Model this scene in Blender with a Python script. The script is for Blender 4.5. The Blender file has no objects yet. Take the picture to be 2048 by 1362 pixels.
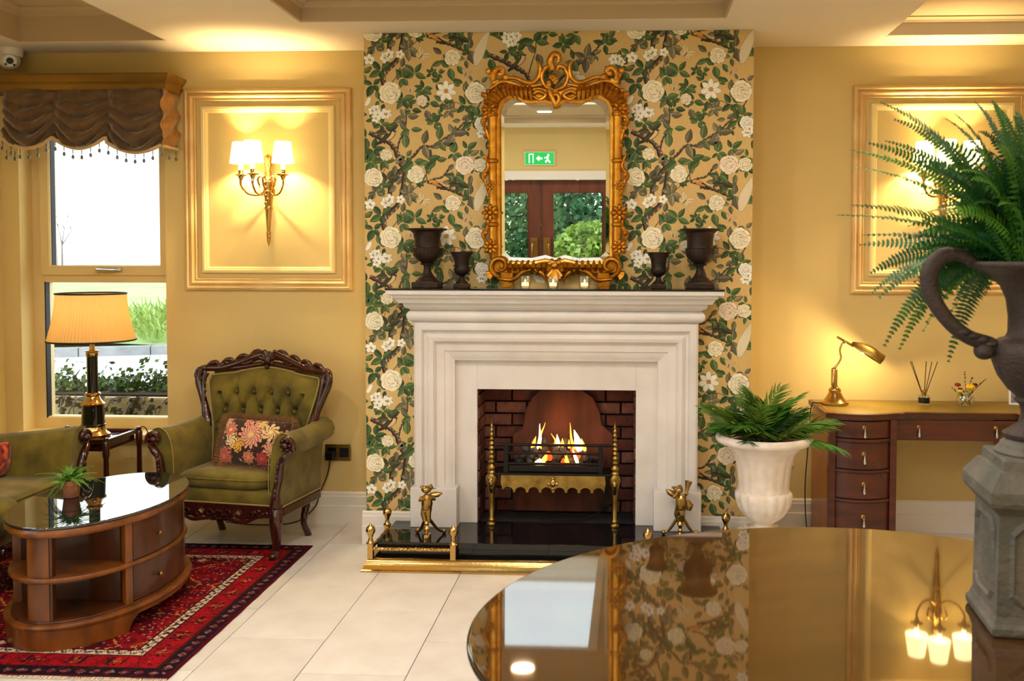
import bpy, bmesh, math, random
from math import sin, cos, pi, radians, sqrt, atan2
from mathutils import Vector, Matrix, noise

# ------------------------------------------------------------------ camera
S = bpy.context.scene
COL = S.collection
F_PX, W_PX = 1850.0, 2048.0
cam_d = bpy.data.cameras.new('camera')
cam_d.sensor_fit = 'HORIZONTAL'
cam_d.sensor_width = 36.0
cam_d.lens = 36.0 * F_PX / W_PX
cam_d.shift_x = -0.06606
cam_d.shift_y = -0.04561
cam_d.clip_start = 0.05
cam_d.clip_end = 300
cam_d.dof.use_dof = True
cam_d.dof.focus_distance = 4.75
cam_d.dof.aperture_fstop = 7.0
cam = bpy.data.objects.new('camera', cam_d)
COL.objects.link(cam)
cam.matrix_world = Matrix.Translation((0, 0, 1.517)) @ Matrix.Rotation(radians(2.8), 4, 'Z') @ Matrix.Rotation(pi/2 - radians(2.1), 4, 'X') @ Matrix.Rotation(radians(0.15), 4, 'Z')
S.camera = cam

# ------------------------------------------------------------------ world, exposure
S.view_settings.view_transform = 'Standard'
S.view_settings.look = 'None'
S.view_settings.gamma = 1.0
S.view_settings.use_curve_mapping = False
S.view_settings.exposure = 0.0
wd = bpy.data.worlds.new('overcast_sky')
S.world = wd
wd.use_nodes = True
bgn = wd.node_tree.nodes['Background']
bgn.inputs['Color'].default_value = (0.90, 0.96, 1.0, 1)
bgn.inputs['Strength'].default_value = 4.2
S.cycles.max_bounces = 8
S.cycles.diffuse_bounces = 4
S.cycles.glossy_bounces = 5
S.cycles.transmission_bounces = 6
S.cycles.transparent_max_bounces = 12
S.cycles.sample_clamp_indirect = 4.0
S.cycles.blur_glossy = 0.6
S.cycles.caustics_reflective = False
S.cycles.caustics_refractive = False
S.cycles.use_denoising = True

def portal(loc, rot, sx, sy):
    l = bpy.data.lights.new('sky_portal', 'AREA')
    l.shape = 'RECTANGLE'; l.size = sx; l.size_y = sy
    l.cycles.is_portal = True
    o = bpy.data.objects.new('sky_portal', l); COL.objects.link(o)
    o.location = loc; o.rotation_euler = rot
def disk_light(loc, size, power, col):
    l = bpy.data.lights.new('downlight_and_fill_beam', 'AREA')
    l.shape = 'DISK'; l.size = size; l.energy = power; l.color = col
    o = bpy.data.objects.new('downlight_and_fill_beam', l); COL.objects.link(o)
    o.location = loc
    return o
def point_light(loc, power, col, rad=0.02, parent=None):
    l = bpy.data.lights.new('bulb_light', 'POINT')
    l.energy = power; l.color = col; l.shadow_soft_size = rad
    o = bpy.data.objects.new('bulb_light', l); COL.objects.link(o)
    o.location = loc
    if parent: o.parent = parent
    return o

# ------------------------------------------------------------------ constants of the room
YW, YB = 5.22, 4.83          # back wall plane, chimney breast plane
XL, XR, YR = -3.62, 3.2, -2.64   # left wall, right wall, rear wall
ZC = 2.70
BX0, BX1 = -1.371, 0.656
WARM = (1.0, 0.72, 0.36)
DOWN = (1.0, 0.94, 0.86)
# seen ceiling downlights first, the rest added as unseen fill: x, y, z, power
DOWNLIGHTS_AND_FILL = [(-0.72, 2.95, 2.79, 14), (-0.93, -1.2, 2.79, 16), (-3.0, -1.4, 2.70, 16), (1.5, -1.6, 2.70, 16),
              (0.20, 3.10, 2.79, 8), (0.30, 1.10, 2.79, 10), (-2.05, 2.7, 2.70, 14), (-2.05, 1.0, 2.70, 12), (1.0, 3.3, 2.70, 6),
              (2.1, 2.4, 2.79, 8), (2.1, 0.4, 2.79, 8)]

# ------------------------------------------------------------------ materials
def lin(r, g, b):
    f = lambda c: ((c/255.0)/12.92 if c/255.0 <= .04045 else ((c/255.0+.055)/1.055)**2.4)
    return (f(r), f(g), f(b), 1)
MATS = {}
def mat(name, rgb, rough=.5, metal=0., spec=.5, sheen=0., coat=0., ior=1.45, emit=None, estr=0., trans=0.,
        var=0., vscale=8., var_rgb=None, stretch=(1, 1, 1), bump=0., bscale=60., bstretch=(1, 1, 1), alpha=1., wave=None):
    if name in MATS: return MATS[name]
    m = bpy.data.materials.new(name); m.use_nodes = True
    nt = m.node_tree; N = nt.nodes; L = nt.links
    p = N['Principled BSDF']
    c = lin(*rgb)
    p.inputs['Base Color'].default_value = c
    p.inputs['Roughness'].default_value = rough
    p.inputs['Metallic'].default_value = metal
    p.inputs['Specular IOR Level'].default_value = spec
    p.inputs['IOR'].default_value = ior
    p.inputs['Sheen Weight'].default_value = sheen
    p.inputs['Coat Weight'].default_value = coat
    p.inputs['Coat Roughness'].default_value = 0.05
    p.inputs['Transmission Weight'].default_value = trans
    p.inputs['Alpha'].default_value = alpha
    if emit: 
        p.inputs['Emission Color'].default_value = lin(*emit); p.inputs['Emission Strength'].default_value = estr
    if var or bump:
        tc = N.new('ShaderNodeTexCoord')
    if var:
        mp = N.new('ShaderNodeMapping'); mp.inputs['Scale'].default_value = stretch
        L.new(tc.outputs['Object'], mp.inputs['Vector'])
        if wave:
            nz = N.new('ShaderNodeTexWave'); nz.inputs['Scale'].default_value = vscale
            nz.inputs['Distortion'].default_value = wave; nz.inputs['Detail'].default_value = 3
        else:
            nz = N.new('ShaderNodeTexNoise'); nz.inputs['Scale'].default_value = vscale; nz.inputs['Detail'].default_value = 5
        L.new(mp.outputs[0], nz.inputs['Vector'])
        rp = N.new('ShaderNodeValToRGB')
        rp.color_ramp.elements[0].position = .3; rp.color_ramp.elements[1].position = .72
        rp.color_ramp.elements[0].color = c
        rp.color_ramp.elements[1].color = lin(*var_rgb) if var_rgb else tuple(min(1, v*(1+var)) for v in c[:3]) + (1,)
        L.new(nz.outputs[0 if not wave else 'Fac'], rp.inputs['Fac'])
        L.new(rp.outputs['Color'], p.inputs['Base Color'])
    if bump:
        mp2 = N.new('ShaderNodeMapping'); mp2.inputs['Scale'].default_value = bstretch
        L.new(tc.outputs['Object'], mp2.inputs['Vector'])
        nb = N.new('ShaderNodeTexNoise'); nb.inputs['Scale'].default_value = bscale; nb.inputs['Detail'].default_value = 4
        L.new(mp2.outputs[0], nb.inputs['Vector'])
        bp = N.new('ShaderNodeBump'); bp.inputs['Strength'].default_value = bump; bp.inputs['Distance'].default_value = .01
        L.new(nb.outputs['Fac'], bp.inputs['Height']); L.new(bp.outputs['Normal'], p.inputs['Normal'])
    MATS[name] = m
    return m
def mat_attr(name, rough=.8, sheen=0., bump=0., bscale=300., spec=.3):
    m = mat(name, (128, 128, 128), rough, spec=spec, sheen=sheen, bump=bump, bscale=bscale)
    nt = m.node_tree
    a = nt.nodes.new('ShaderNodeAttribute'); a.attribute_name = 'tint'
    nt.links.new(a.outputs['Color'], nt.nodes['Principled BSDF'].inputs['Base Color'])
    return m
def mat_glass(name, tint=(1, 1, 1), refl=.12):
    if name in MATS: return MATS[name]
    m = bpy.data.materials.new(name); m.use_nodes = True
    nt = m.node_tree; N = nt.nodes; L = nt.links
    N.remove(N['Principled BSDF'])
    t = N.new('ShaderNodeBsdfTransparent'); t.inputs['Color'].default_value = (*tint, 1)
    g = N.new('ShaderNodeBsdfGlossy'); g.inputs['Roughness'].default_value = .02
    lf = N.new('ShaderNodeLayerWeight'); pw = N.new('ShaderNodeMath'); pw.operation = 'POWER'; pw.inputs[1].default_value = 5.
    L.new(lf.outputs['Facing'], pw.inputs[0])
    lw = N.new('ShaderNodeMath'); lw.operation = 'MULTIPLY_ADD'; lw.inputs[1].default_value = .9; lw.inputs[2].default_value = refl; L.new(pw.outputs[0], lw.inputs[0])
    mx = N.new('ShaderNodeMixShader')
    L.new(lw.outputs[0], mx.inputs[0]); L.new(t.outputs[0], mx.inputs[1]); L.new(g.outputs[0], mx.inputs[2])
    L.new(mx.outputs[0], N['Material Output'].inputs['Surface'])
    MATS[name] = m
    return m

def M(k):
    return MATS[k]
mat('wall', (222, 197, 132), .75, var=.0, bump=.12, bscale=220)
mat('ceiling', (238, 224, 200), .85)
mat('ceiling_shade', (196, 172, 134), .85)  # ceiling cream darkened: shade of the recessed trays put into the colour
mat('trim', (236, 230, 220), .45)
mat('tile', (226, 221, 214), .34, var=.1, var_rgb=(210, 203, 194), vscale=7, bump=.05, bscale=40)
mat('tile_b', (231, 227, 221), .34, var=.1, var_rgb=(216, 210, 202), vscale=5, bump=.05, bscale=40)
mat('grout', (120, 104, 88), .9)
mat('stone', (222, 217, 213), .6, var=.1, var_rgb=(210, 203, 198), vscale=6, bump=.08, bscale=90)
mat('black_granite', (12, 11, 12), .06, spec=.6, var=.3, vscale=120, var_rgb=(30, 28, 30))
mat('brick', (104, 52, 40), .85, var=.5, var_rgb=(50, 28, 26), vscale=14, bump=.6, bscale=60)
mat('brick_b', (140, 92, 78), .85, var=.5, var_rgb=(76, 44, 38), vscale=14, bump=.6, bscale=60)
mat('mortar', (34, 26, 24), .95)
mat('fireback', (112, 58, 36), .8, var=.5, var_rgb=(16, 10, 9), vscale=6, stretch=(1.2, 1, .35), bump=.3, bscale=50)
mat('brass', (196, 160, 96), .16, 1., bump=.05, bscale=50)
mat('brass_dark', (132, 104, 58), .3, 1., var=.4, vscale=25, var_rgb=(184, 150, 84))
mat('brass_old', (176, 146, 76), .34, 1., var=.4, vscale=18, var_rgb=(120, 94, 48), bump=.1, bscale=80)
mat('iron', (34, 28, 28), .55, .6)
mat('gilt', (206, 142, 40), .34, .85, var=.4, var_rgb=(148, 90, 20), vscale=30, bump=.25, bscale=90)
mat('gilt_hi', (226, 166, 60), .3, .85, var=.3, var_rgb=(176, 112, 28), vscale=26, bump=.1, bscale=70)
mat('mirror', (240, 244, 244), .0, 1.)
mat('urn_iron', (30, 24, 22), .45, .5, var=.5, var_rgb=(62, 42, 30), vscale=12, bump=.2, bscale=120)
mat('urn_grey', (52, 44, 41), .55, .35, var=.4, var_rgb=(74, 60, 54), vscale=10, bump=.4, bscale=140)
mat('frame_gold', (238, 208, 146), .45, .15, var=.3, var_rgb=(208, 164, 100), vscale=9, stretch=(.5, 1, .5))
mat('frame_cream', (246, 224, 158), .5)
mat('velvet', (126, 110, 38), .7, sheen=.18, var=.4, var_rgb=(80, 70, 24), vscale=9, bump=.15, bscale=260, spec=.2)
mat('velvet_light', (160, 146, 84), .75, sheen=.9, spec=.2)
mat('piping', (158, 140, 84), .7)
mat('mahogany', (70, 26, 18), .22, coat=.5, var=.4, var_rgb=(44, 15, 11), vscale=14, stretch=(1, 1, .3), bump=.1, bscale=60)
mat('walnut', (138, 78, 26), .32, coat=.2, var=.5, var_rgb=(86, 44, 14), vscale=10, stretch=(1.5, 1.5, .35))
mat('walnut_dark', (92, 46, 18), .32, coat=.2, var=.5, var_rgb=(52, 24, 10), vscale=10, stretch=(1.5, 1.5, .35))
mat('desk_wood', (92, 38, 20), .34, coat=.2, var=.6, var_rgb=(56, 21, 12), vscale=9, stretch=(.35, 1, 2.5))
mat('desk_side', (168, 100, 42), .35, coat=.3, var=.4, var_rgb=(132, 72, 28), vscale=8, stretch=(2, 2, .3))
mat('leather', (140, 116, 38), .42, bump=.15, bscale=300, var=.3, var_rgb=(116, 96, 30), vscale=5)
mat('gold_line', (214, 170, 80), .3, .8)
mat('lamp_black', (10, 10, 12), .08, coat=.6)
mat('trim_black', (14, 11, 9), .6)
mat('upvc', (232, 208, 150), .35)
mat('chrome', (200, 200, 205), .15, 1.)
mat('pelmet', (150, 112, 40), .4, .4, var=.4, var_rgb=(104, 74, 24), vscale=6, stretch=(.3, 1, 1))
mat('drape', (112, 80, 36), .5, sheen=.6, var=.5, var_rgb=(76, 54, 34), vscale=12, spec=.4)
mat('drape_sconce_lit', (176, 124, 36), .45, sheen=.4, var=.4, var_rgb=(120, 80, 20), vscale=14)  # brighter drape colour, with the sconce light painted in
mat('lace', (206, 178, 130), .8)
mat('bead_dark', (70, 74, 78), .1, .3)
mat('white_plastic', (232, 224, 212), .4)
mat('black_plastic', (14, 14, 15), .35)
mat('plaster', (238, 228, 218), .65, var=.15, var_rgb=(218, 204, 190), vscale=16, bump=.25, bscale=60)
mat('lead_stone', (112, 104, 94), .7, var=.5, var_rgb=(76, 78, 70), vscale=9, bump=.5, bscale=60)
mat('table_gloss', (58, 36, 14), .03, ior=2.6, coat=0., var=.4, var_rgb=(84, 54, 22), vscale=3, stretch=(1, 4, 1))
mat('table_edge', (28, 18, 18), .12, coat=.5)
mat('terracotta', (176, 116, 78), .85, var=.3, var_rgb=(150, 94, 62), vscale=30)
mat('soil', (40, 28, 20), .95)
mat('fern', (44, 104, 30), .5, var=.5, var_rgb=(22, 66, 26), vscale=12)
mat('fern_light', (96, 150, 44), .5, var=.5, var_rgb=(58, 116, 34), vscale=14)
mat('fern_blue', (58, 116, 74), .5, var=.4, var_rgb=(36, 88, 40), vscale=10)
mat('fern_pale', (150, 186, 70), .5, var=.4, var_rgb=(104, 156, 46), vscale=20)
mat('palm', (116, 146, 46), .42, var=.5, var_rgb=(60, 100, 30), vscale=14)
mat('stem', (86, 92, 40), .6)
mat('coal', (36, 32, 32), .9, bump=1., bscale=70, var=.6, var_rgb=(92, 88, 88), vscale=18)
mat('coal_hot', (60, 30, 20), .9, emit=(255, 92, 30), estr=1.4)
mat('paper_white', (238, 236, 230), .6)
mat_glass('glass', refl=.16)
mat_glass('glass_pane', (.97, .99, .985), .045)

# ------------------------------------------------------------------ mesh builder
class MB:
    def __init__(s): s.v = []; s.f = []; s.c = []; s.mi = []; s.cur = None; s.mat_i = 0
    def _add(s, vs, fs):
        o = len(s.v); s.v += [tuple(p) for p in vs]
        for f in fs: s.f.append([i+o for i in f]); s.c.append(s.cur); s.mi.append(s.mat_i)
        return s
    def box(s, x0, x1, y0, y1, z0, z1):
        v = [(x, y, z) for x in (x0, x1) for y in (y0, y1) for z in (z0, z1)]
        return s._add(v, [(0, 1, 3, 2), (4, 6, 7, 5), (0, 4, 5, 1), (2, 3, 7, 6), (0, 2, 6, 4), (1, 5, 7, 3)])
    def cbox(s, x0, x1, y0, y1, z0, z1, b=.006):      # box with chamfered edges
        bm = bmesh.new()
        bmesh.ops.create_cube(bm, size=1, matrix=Matrix.Translation(((x0+x1)/2, (y0+y1)/2, (z0+z1)/2)) @ Matrix.Diagonal((x1-x0, y1-y0, z1-z0, 1)))
        bmesh.ops.bevel(bm, geom=bm.edges[:], offset=b, segments=2, affect='EDGES', profile=.6)
        bm.verts.index_update()
        s._add([v.co[:] for v in bm.verts], [[v.index for v in f.verts] for f in bm.faces]); bm.free()
        return s
    def lathe(s, prof, n=32, c=(0, 0, 0), a0=0., a1=2*pi, wob=None, sx=1., sy=1., cap=True):
        full = abs(a1-a0-2*pi) < 1e-6
        m = n if full else n+1
        vs = []
        for k, (r, z) in enumerate(prof):
            for i in range(m):
                t = a0+(a1-a0)*i/n
                rr = r*(1+(wob(t, z, r) if wob else 0))
                vs.append((c[0]+rr*cos(t)*sx, c[1]+rr*sin(t)*sy, c[2]+z))
        fs = []
        for k in range(len(prof)-1):
            for i in range(n):
                j = (i+1) % m
                fs.append((k*m+i, k*m+j, (k+1)*m+j, (k+1)*m+i))
        if cap and full and prof[0][0] > 1e-6: fs.append(list(range(m))[::-1])
        if cap and full and prof[-1][0] > 1e-6: fs.append([(len(prof)-1)*m+i for i in range(m)])
        return s._add(vs, fs)
    def cyl(s, p0, p1, r0, r1=None, n=12):
        return s.tube([p0, p1], [r0, r0 if r1 is None else r1], n)
    def tube(s, pts, rad, n=8, cap=True, flat=1., up=None, closed=False):
        P = [Vector(p) for p in pts]
        if not isinstance(rad, (list, tuple)): rad = [rad]*len(P)
        vs = []; prev = None
        for i, p in enumerate(P):
            a = P[i-1] if (i or closed) else P[0]; b = P[(i+1) % len(P)] if (i < len(P)-1 or closed) else P[-1]
            t = (b-a); t = t.normalized() if t.length > 1e-9 else Vector((0, 0, 1))
            if prev is None:
                u = Vector(up) if up else (Vector((0, 0, 1)) if abs(t.z) < .9 else Vector((1, 0, 0)))
            else: u = prev
            u = (u-t*u.dot(t)); u = u.normalized() if u.length > 1e-6 else t.orthogonal().normalized()
            prev = u; w = t.cross(u)
            for k in range(n):
                an = 2*pi*k/n
                vs.append(p+u*(cos(an)*rad[i]*flat)+w*(sin(an)*rad[i]))
        fs = []; m = len(P)
        for i in range(m if closed else m-1):
            for k in range(n):
                fs.append((i*n+k, i*n+(k+1) % n, ((i+1) % m)*n+(k+1) % n, ((i+1) % m)*n+k))
        if cap and not closed:
            fs.append(list(range(n))[::-1]); fs.append([(m-1)*n+k for k in range(n)])
        return s._add(vs, fs)
    def ball(s, c, r, n=12, m=8, sc=(1, 1, 1), rot=None):
        vs = []; fs = []
        for j in range(m+1):
            th = pi*j/m
            for i in range(n):
                ph = 2*pi*i/n
                p = Vector((r*sin(th)*cos(ph)*sc[0], r*sin(th)*sin(ph)*sc[1], r*cos(th)*sc[2]))
                if rot: p = rot @ p
                vs.append((c[0]+p.x, c[1]+p.y, c[2]+p.z))
        for j in range(m):
            for i in range(n):
                fs.append((j*n+i, (j+1)*n+i, (j+1)*n+(i+1) % n, j*n+(i+1) % n))
        return s._add(vs, fs)
    def poly(s, pts): return s._add(pts, [list(range(len(pts)))])
    def prism(s, pts, d):            # closed outline (3D points) pushed along d
        n = len(pts); D = Vector(d)
        vs = [Vector(p) for p in pts]+[Vector(p)+D for p in pts]
        fs = [list(range(n))[::-1], [n+i for i in range(n)]]+[(i, (i+1) % n, n+(i+1) % n, n+i) for i in range(n)]
        return s._add(vs, fs)
    def strip(s, rows, closed_u=False):   # rows: list of lists of points
        m = len(rows[0]); vs = [p for r in rows for p in r]
        fs = [(j*m+i, j*m+i+1, (j+1)*m+i+1, (j+1)*m+i) for j in range(len(rows)-1) for i in range(m-1)]
        if closed_u: fs += [(j*m+m-1, j*m, (j+1)*m, (j+1)*m+m-1) for j in range(len(rows)-1)]
        return s._add(vs, fs)
    def frame(s, x0, x1, z0, z1, prof, y=0.):   # mitred rectangular frame in XZ; prof: (inward, outward -y)
        cs = [(x0, z0, 1, 1), (x1, z0, -1, 1), (x1, z1, -1, -1), (x0, z1, 1, -1)]
        rows = [[(cx+dx*a, y-b, cz+dz*a) for (a, b) in prof] for (cx, cz, dx, dz) in cs]
        rows.append(rows[0])
        return s.strip(rows)
    def xf(s, mtx, start=0):
        for i in range(start, len(s.v)): s.v[i] = tuple(mtx @ Vector(s.v[i]))
        return s
    def build(s, name, m, parent=None, loc=None, rot=None, smooth=40, bevel=0., sub=0, solid=0., remesh=0.):
        me = bpy.data.meshes.new(name); me.from_pydata(s.v, [], s.f); me.update()
        ms = m if isinstance(m, (list, tuple)) else [m]
        for x in ms: me.materials.append(MATS[x] if isinstance(x, str) else x)
        if len(ms) > 1: me.polygons.foreach_set('material_index', s.mi)
        if any(c is not None for c in s.c):
            at = me.color_attributes.new('tint', 'FLOAT_COLOR', 'CORNER')
            buf = []
            for f, c in zip(s.f, s.c):
                c = c or (.5, .5, .5, 1)
                for _ in f: buf += list(c)[:4]
            at.data.foreach_set('color', buf)
        bm = bmesh.new(); bm.from_mesh(me)
        if not (solid or any(c is not None for c in s.c)) : bmesh.ops.recalc_face_normals(bm, faces=bm.faces[:])
        bm.to_mesh(me); bm.free()
        if smooth:
            me.shade_smooth(); me.set_sharp_from_angle(angle=radians(smooth))
        o = bpy.data.objects.new(name, me); COL.objects.link(o)
        if parent: o.parent = parent
        if loc: o.location = loc
        if rot: o.rotation_euler = rot
        if solid:
            md = o.modifiers.new('solid', 'SOLIDIFY'); md.thickness = solid; md.offset = 0
        if remesh:
            md = o.modifiers.new('remesh', 'REMESH'); md.mode = 'VOXEL'; md.voxel_size = remesh; md.use_smooth_shade = True
        if bevel:
            md = o.modifiers.new('bevel', 'BEVEL'); md.width = bevel; md.segments = 2; md.limit_method = 'ANGLE'; md.angle_limit = radians(40)
        if sub:
            md = o.modifiers.new('sub', 'SUBSURF'); md.levels = sub; md.render_levels = sub
        return o
def thing(name, label, cat, loc=(0, 0, 0), rotz=0., group=None):
    o = bpy.data.objects.new(name, None); COL.objects.link(o)
    o.empty_display_size = .05
    o.location = loc; o.rotation_euler = (0, 0, rotz)
    return tag(o, label, cat, group)
def tag(o, label, cat, group=None, kind=None):
    o['label'] = label
    if cat: o['category'] = cat
    if group: o['group'] = group
    if kind: o['kind'] = kind
    return o
def struct(o, label=None):
    o['kind'] = 'structure'
    if label: o['label'] = label
    return o
def dup(o, parent, loc=None, rot=None, scale=None):
    c = o.copy(); COL.objects.link(c); c.parent = parent
    if loc is not None: c.location = loc
    if rot is not None: c.rotation_euler = rot
    if scale is not None: c.scale = scale
    return c
def dup_tree(root, loc, rotz=None, label=None, scale=None):
    r = root.copy(); COL.objects.link(r); r.location = loc
    if rotz is not None: r.rotation_euler = (0, 0, rotz)
    if scale: r.scale = (scale,)*3
    if label: r['label'] = label
    for ch in list(root.children):
        c = ch.copy(); COL.objects.link(c); c.parent = r
        for g in list(ch.children):
            d = g.copy(); COL.objects.link(d); d.parent = c
    return r
def spline(pts, n=8):               # Catmull-Rom through points
    P = [Vector(p) for p in pts]; out = []
    for i in range(len(P)-1):
        a = P[max(i-1, 0)]; b = P[i]; c = P[i+1]; d = P[min(i+2, len(P)-1)]
        for k in range(n):
            t = k/n
            out.append(.5*((2*b)+(c-a)*t+(2*a-5*b+4*c-d)*t*t+(3*b-a-3*c+d)*t**3))
    out.append(P[-1]); return out
def lerp(a, b, t): return a+(b-a)*t
def spiral(c, r0, r1, a0, a1, n, ax='xz', off=0.):
    o = []
    for i in range(n+1):
        t = i/n; r = lerp(r0, r1, t); a = lerp(a0, a1, t)
        o.append((c[0]+r*cos(a), c[1]+off*t, c[2]+r*sin(a)) if ax == 'xz' else (c[0]+off*t, c[1]+r*cos(a), c[2]+r*sin(a)))
    return o
def rads(n, *ctrl):                 # radius list interpolated from control values
    o = []
    for i in range(n):
        t = i/(n-1)*(len(ctrl)-1); k = min(int(t), len(ctrl)-2)
        o.append(lerp(ctrl[k], ctrl[k+1], t-k))
    return o

# ================================================================== room shell
R0 = random.Random(5)
fl = struct(MB().box(XL, XR, YR, YW, -.08, -.006).build('floor', 'grout', smooth=0), 'cream stone tiled floor')
tw, tl = .3967, .6085
tile_me = None
k = -6
for ci in range(-6, 13):
    x0 = -1.582+ci*tw; x1 = x0+tw
    off = 3.59 if ci % 2 == 0 else 3.285
    for ri in range(-11, 4):
        y0 = off+ri*tl; y1 = y0+tl
        a0, a1, b0, b1 = max(x0, XL), min(x1, XR), max(y0, YR), min(y1, YW)
        if a1-a0 < .03 or b1-b0 < .03: continue
        g = .0016
        full = (a1-a0 > tw-.01 and b1-b0 > tl-.01)
        if full and tile_me:
            o = bpy.data.objects.new('tile', tile_me[R0.random() < .5]); COL.objects.link(o)
            o.parent = fl; o.location = ((a0+a1)/2, (b0+b1)/2, R0.uniform(-.0006, .0004))
            continue
        hx, hy = (a1-a0)/2-g, (b1-b0)/2-g
        mb = MB().cbox(-hx, hx, -hy, hy, -.006, 0, .0014)
        o = mb.build('tile', 'tile', fl, ((a0+a1)/2, (b0+b1)/2, 0), smooth=0)
        if full and not tile_me:
            m2 = o.data.copy(); m2.materials[0] = MATS['tile_b']; tile_me = [o.data, m2]

# back wall with the window opening
WX0, WX1, WZ0, WZ1 = -3.515, -2.648, .505, 2.44
mb = MB()
mb.box(XL-.1, WX0, YW, YW+.3, 0, 3.0).box(WX1, XR+.1, YW, YW+.3, 0, 3.0)
mb.box(WX0, WX1, YW, YW+.3, 0, WZ0).box(WX0, WX1, YW, YW+.3, WZ1, 3.0)
struct(mb.build('wall_back', 'wall', smooth=0), 'ochre painted back wall')
# left wall with two tall windows, added out of view for daylight fill
mb = MB()
LW = [(-1.6, .1), (.9, 2.7)]
mb.box(XL-.25, XL, YR, LW[0][0], 0, 3.0).box(XL-.25, XL, LW[0][1], LW[1][0], 0, 3.0).box(XL-.25, XL, LW[1][1], YW, 0, 3.0)
for a, b in LW: mb.box(XL-.25, XL, a, b, 0, .5).box(XL-.25, XL, a, b, 2.4, 3.0)
struct(mb.build('wall_left', 'wall', smooth=0), 'ochre painted side wall with tall windows added for daylight')
struct(MB().box(XR, XR+.2, YR, YW, 0, 3.0).build('wall_right', 'wall', smooth=0), 'plain ochre painted side wall')
# rear wall with the glazed double door
DX, DH = -1.12, 2.08
mb = MB().box(XL, DX-1.06, YR-.2, YR, 0, 3.0).box(DX+1.06, XR, YR-.2, YR, 0, 3.0).box(DX-1.06, DX+1.06, YR-.2, YR, DH+.02, 3.0)
struct(mb.build('wall_rear', 'wall', smooth=0), 'ochre wall around the glazed double door')

# ceiling with three trays; the middle one has a skylight
TR = [(-3.32, -2.49, 1.0, 4.95, .18), (-1.63, .49, -1.9, 4.60, .09), (1.36, 2.95, -1.25, 5.0, .09)]
SKY = (-1.28, -.22, -.30, 2.55)
mb = MB()
xs = sorted([XL, XR]+[t[0] for t in TR]+[t[1] for t in TR])
mb2 = MB()
for i in range(len(xs)-1):
    a, b = xs[i], xs[i+1]
    t = [q for q in TR if abs(q[0]-a) < 1e-6]
    if not t: mb.box(a, b, YR, YW, ZC, 3.05)
    else:
        t = t[0]
        mb.box(a, b, YR, t[2], ZC, 3.05).box(a, b, t[3], YW, ZC, 3.05)
struct(mb.build('ceiling', 'ceiling', smooth=0), 'cream painted ceiling soffits')
for t in TR:
    z = ZC+t[4]
    if t is TR[1]:
        sx0, sx1, sy0, sy1 = SKY
        mb2.box(t[0], sx0, t[2], t[3], z, 3.05).box(sx1, t[1], t[2], t[3], z, 3.05).box(sx0, sx1, t[2], sy0, z, 3.05).box(sx0, sx1, sy1, t[3], z, 3.05)
    else: mb2.box(t[0], t[1], t[2], t[3], z, 3.05)
struct(mb2.build('ceiling', 'ceiling_shade', smooth=0), 'recessed cream ceiling trays with shade put into the colour')
# tray linings and cornices
for n, t in enumerate(TR):
    mb = MB(); z = ZC
    g = .012; h = t[4]
    mb.box(t[0], t[0]+g, t[2], t[3], z+.002, z+h).box(t[1]-g, t[1], t[2], t[3], z+.002, z+h)
    mb.box(t[0]+g, t[1]-g, t[2], t[2]+g, z+.002, z+h).box(t[0]+g, t[1]-g, t[3]-g, t[3], z+.002, z+h)
    o = struct(mb.build('trim_%d' % (n+1), 'ceiling_shade' if n != 2 else 'ceiling', smooth=0), 'cream tray lining, some with shade put into the colour')  # dark linings carry shade in their colour, the last keeps the cream
    # cornice of small steps under the tray ceiling
    mb = MB()
    prof = [(0, 0), (.0, .05), (.014, .044), (.02, .026), (.036, .018), (.05, .012), (.05, 0)]
    rows = []
    for (cx, cy, dx, dy) in ((t[0]+g, t[2]+g, 1, 1), (t[1]-g, t[2]+g, -1, 1), (t[1]-g, t[3]-g, -1, -1), (t[0]+g, t[3]-g, 1, -1)):
        rows.append([(cx+dx*a, cy+dy*a, z+h-b*(.9 if n == 0 else .5)) for a, b in prof])
    rows.append(rows[0]); mb.strip(rows)
    mb.build('cornice', 'ceiling_shade', o, smooth=0)
# skylight
o = struct(MB().frame(SKY[0], SKY[1], SKY[2], SKY[3], [(-.02, 0), (-.02, .015), (.05, .015), (.05, -.2)]).xf(Matrix(((1, 0, 0, 0), (0, 0, 1, 0), (0, 1, 0, ZC+.09), (0, 0, 0, 1)))).build('window_4', 'ceiling', smooth=0), 'flat roof light in the ceiling')
MB().box(SKY[0], SKY[1], SKY[2], SKY[3], ZC+.2, ZC+.206).build('pane', 'glass_pane', o, smooth=0)
portal(((SKY[0]+SKY[1])/2, (SKY[2]+SKY[3])/2, 3.06), (0, 0, 0), SKY[1]-SKY[0], SKY[3]-SKY[2])

# chimney breast: piers, upper part; firebox behind the opening
FX0, FX1, FZ0, FZ1, FYB = -.772, .060, .13, .838, 5.05
mb = MB()
mb.box(BX0, FX0-.06, YB, YW, 0, ZC).box(FX1+.06, BX1, YB, YW, 0, ZC).box(FX0-.06, FX1+.06, YB, YW, FZ1+.03, ZC)
mb.box(FX0-.06, FX1+.06, FYB+.03, YW, 0, FZ1+.03)
breast = struct(mb.build('wall_chimney_breast', 'wall', smooth=0), 'chimney breast papered with a bird and blossom wallpaper')
mat('paper', (218, 186, 120), .55, bump=.06, bscale=(200), var=.05, var_rgb=(210, 175, 108), vscale=30, stretch=(6, 1, .6))
MB().box(BX0, -1.0, YB-.0015, YB, .17, ZC-.001).box(.29, BX1, YB-.0015, YB, .17, ZC-.001).box(-1.0, .29, YB-.0015, YB, 1.1, ZC-.001).build('wallpaper_ground', 'paper', breast, smooth=0)
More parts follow.
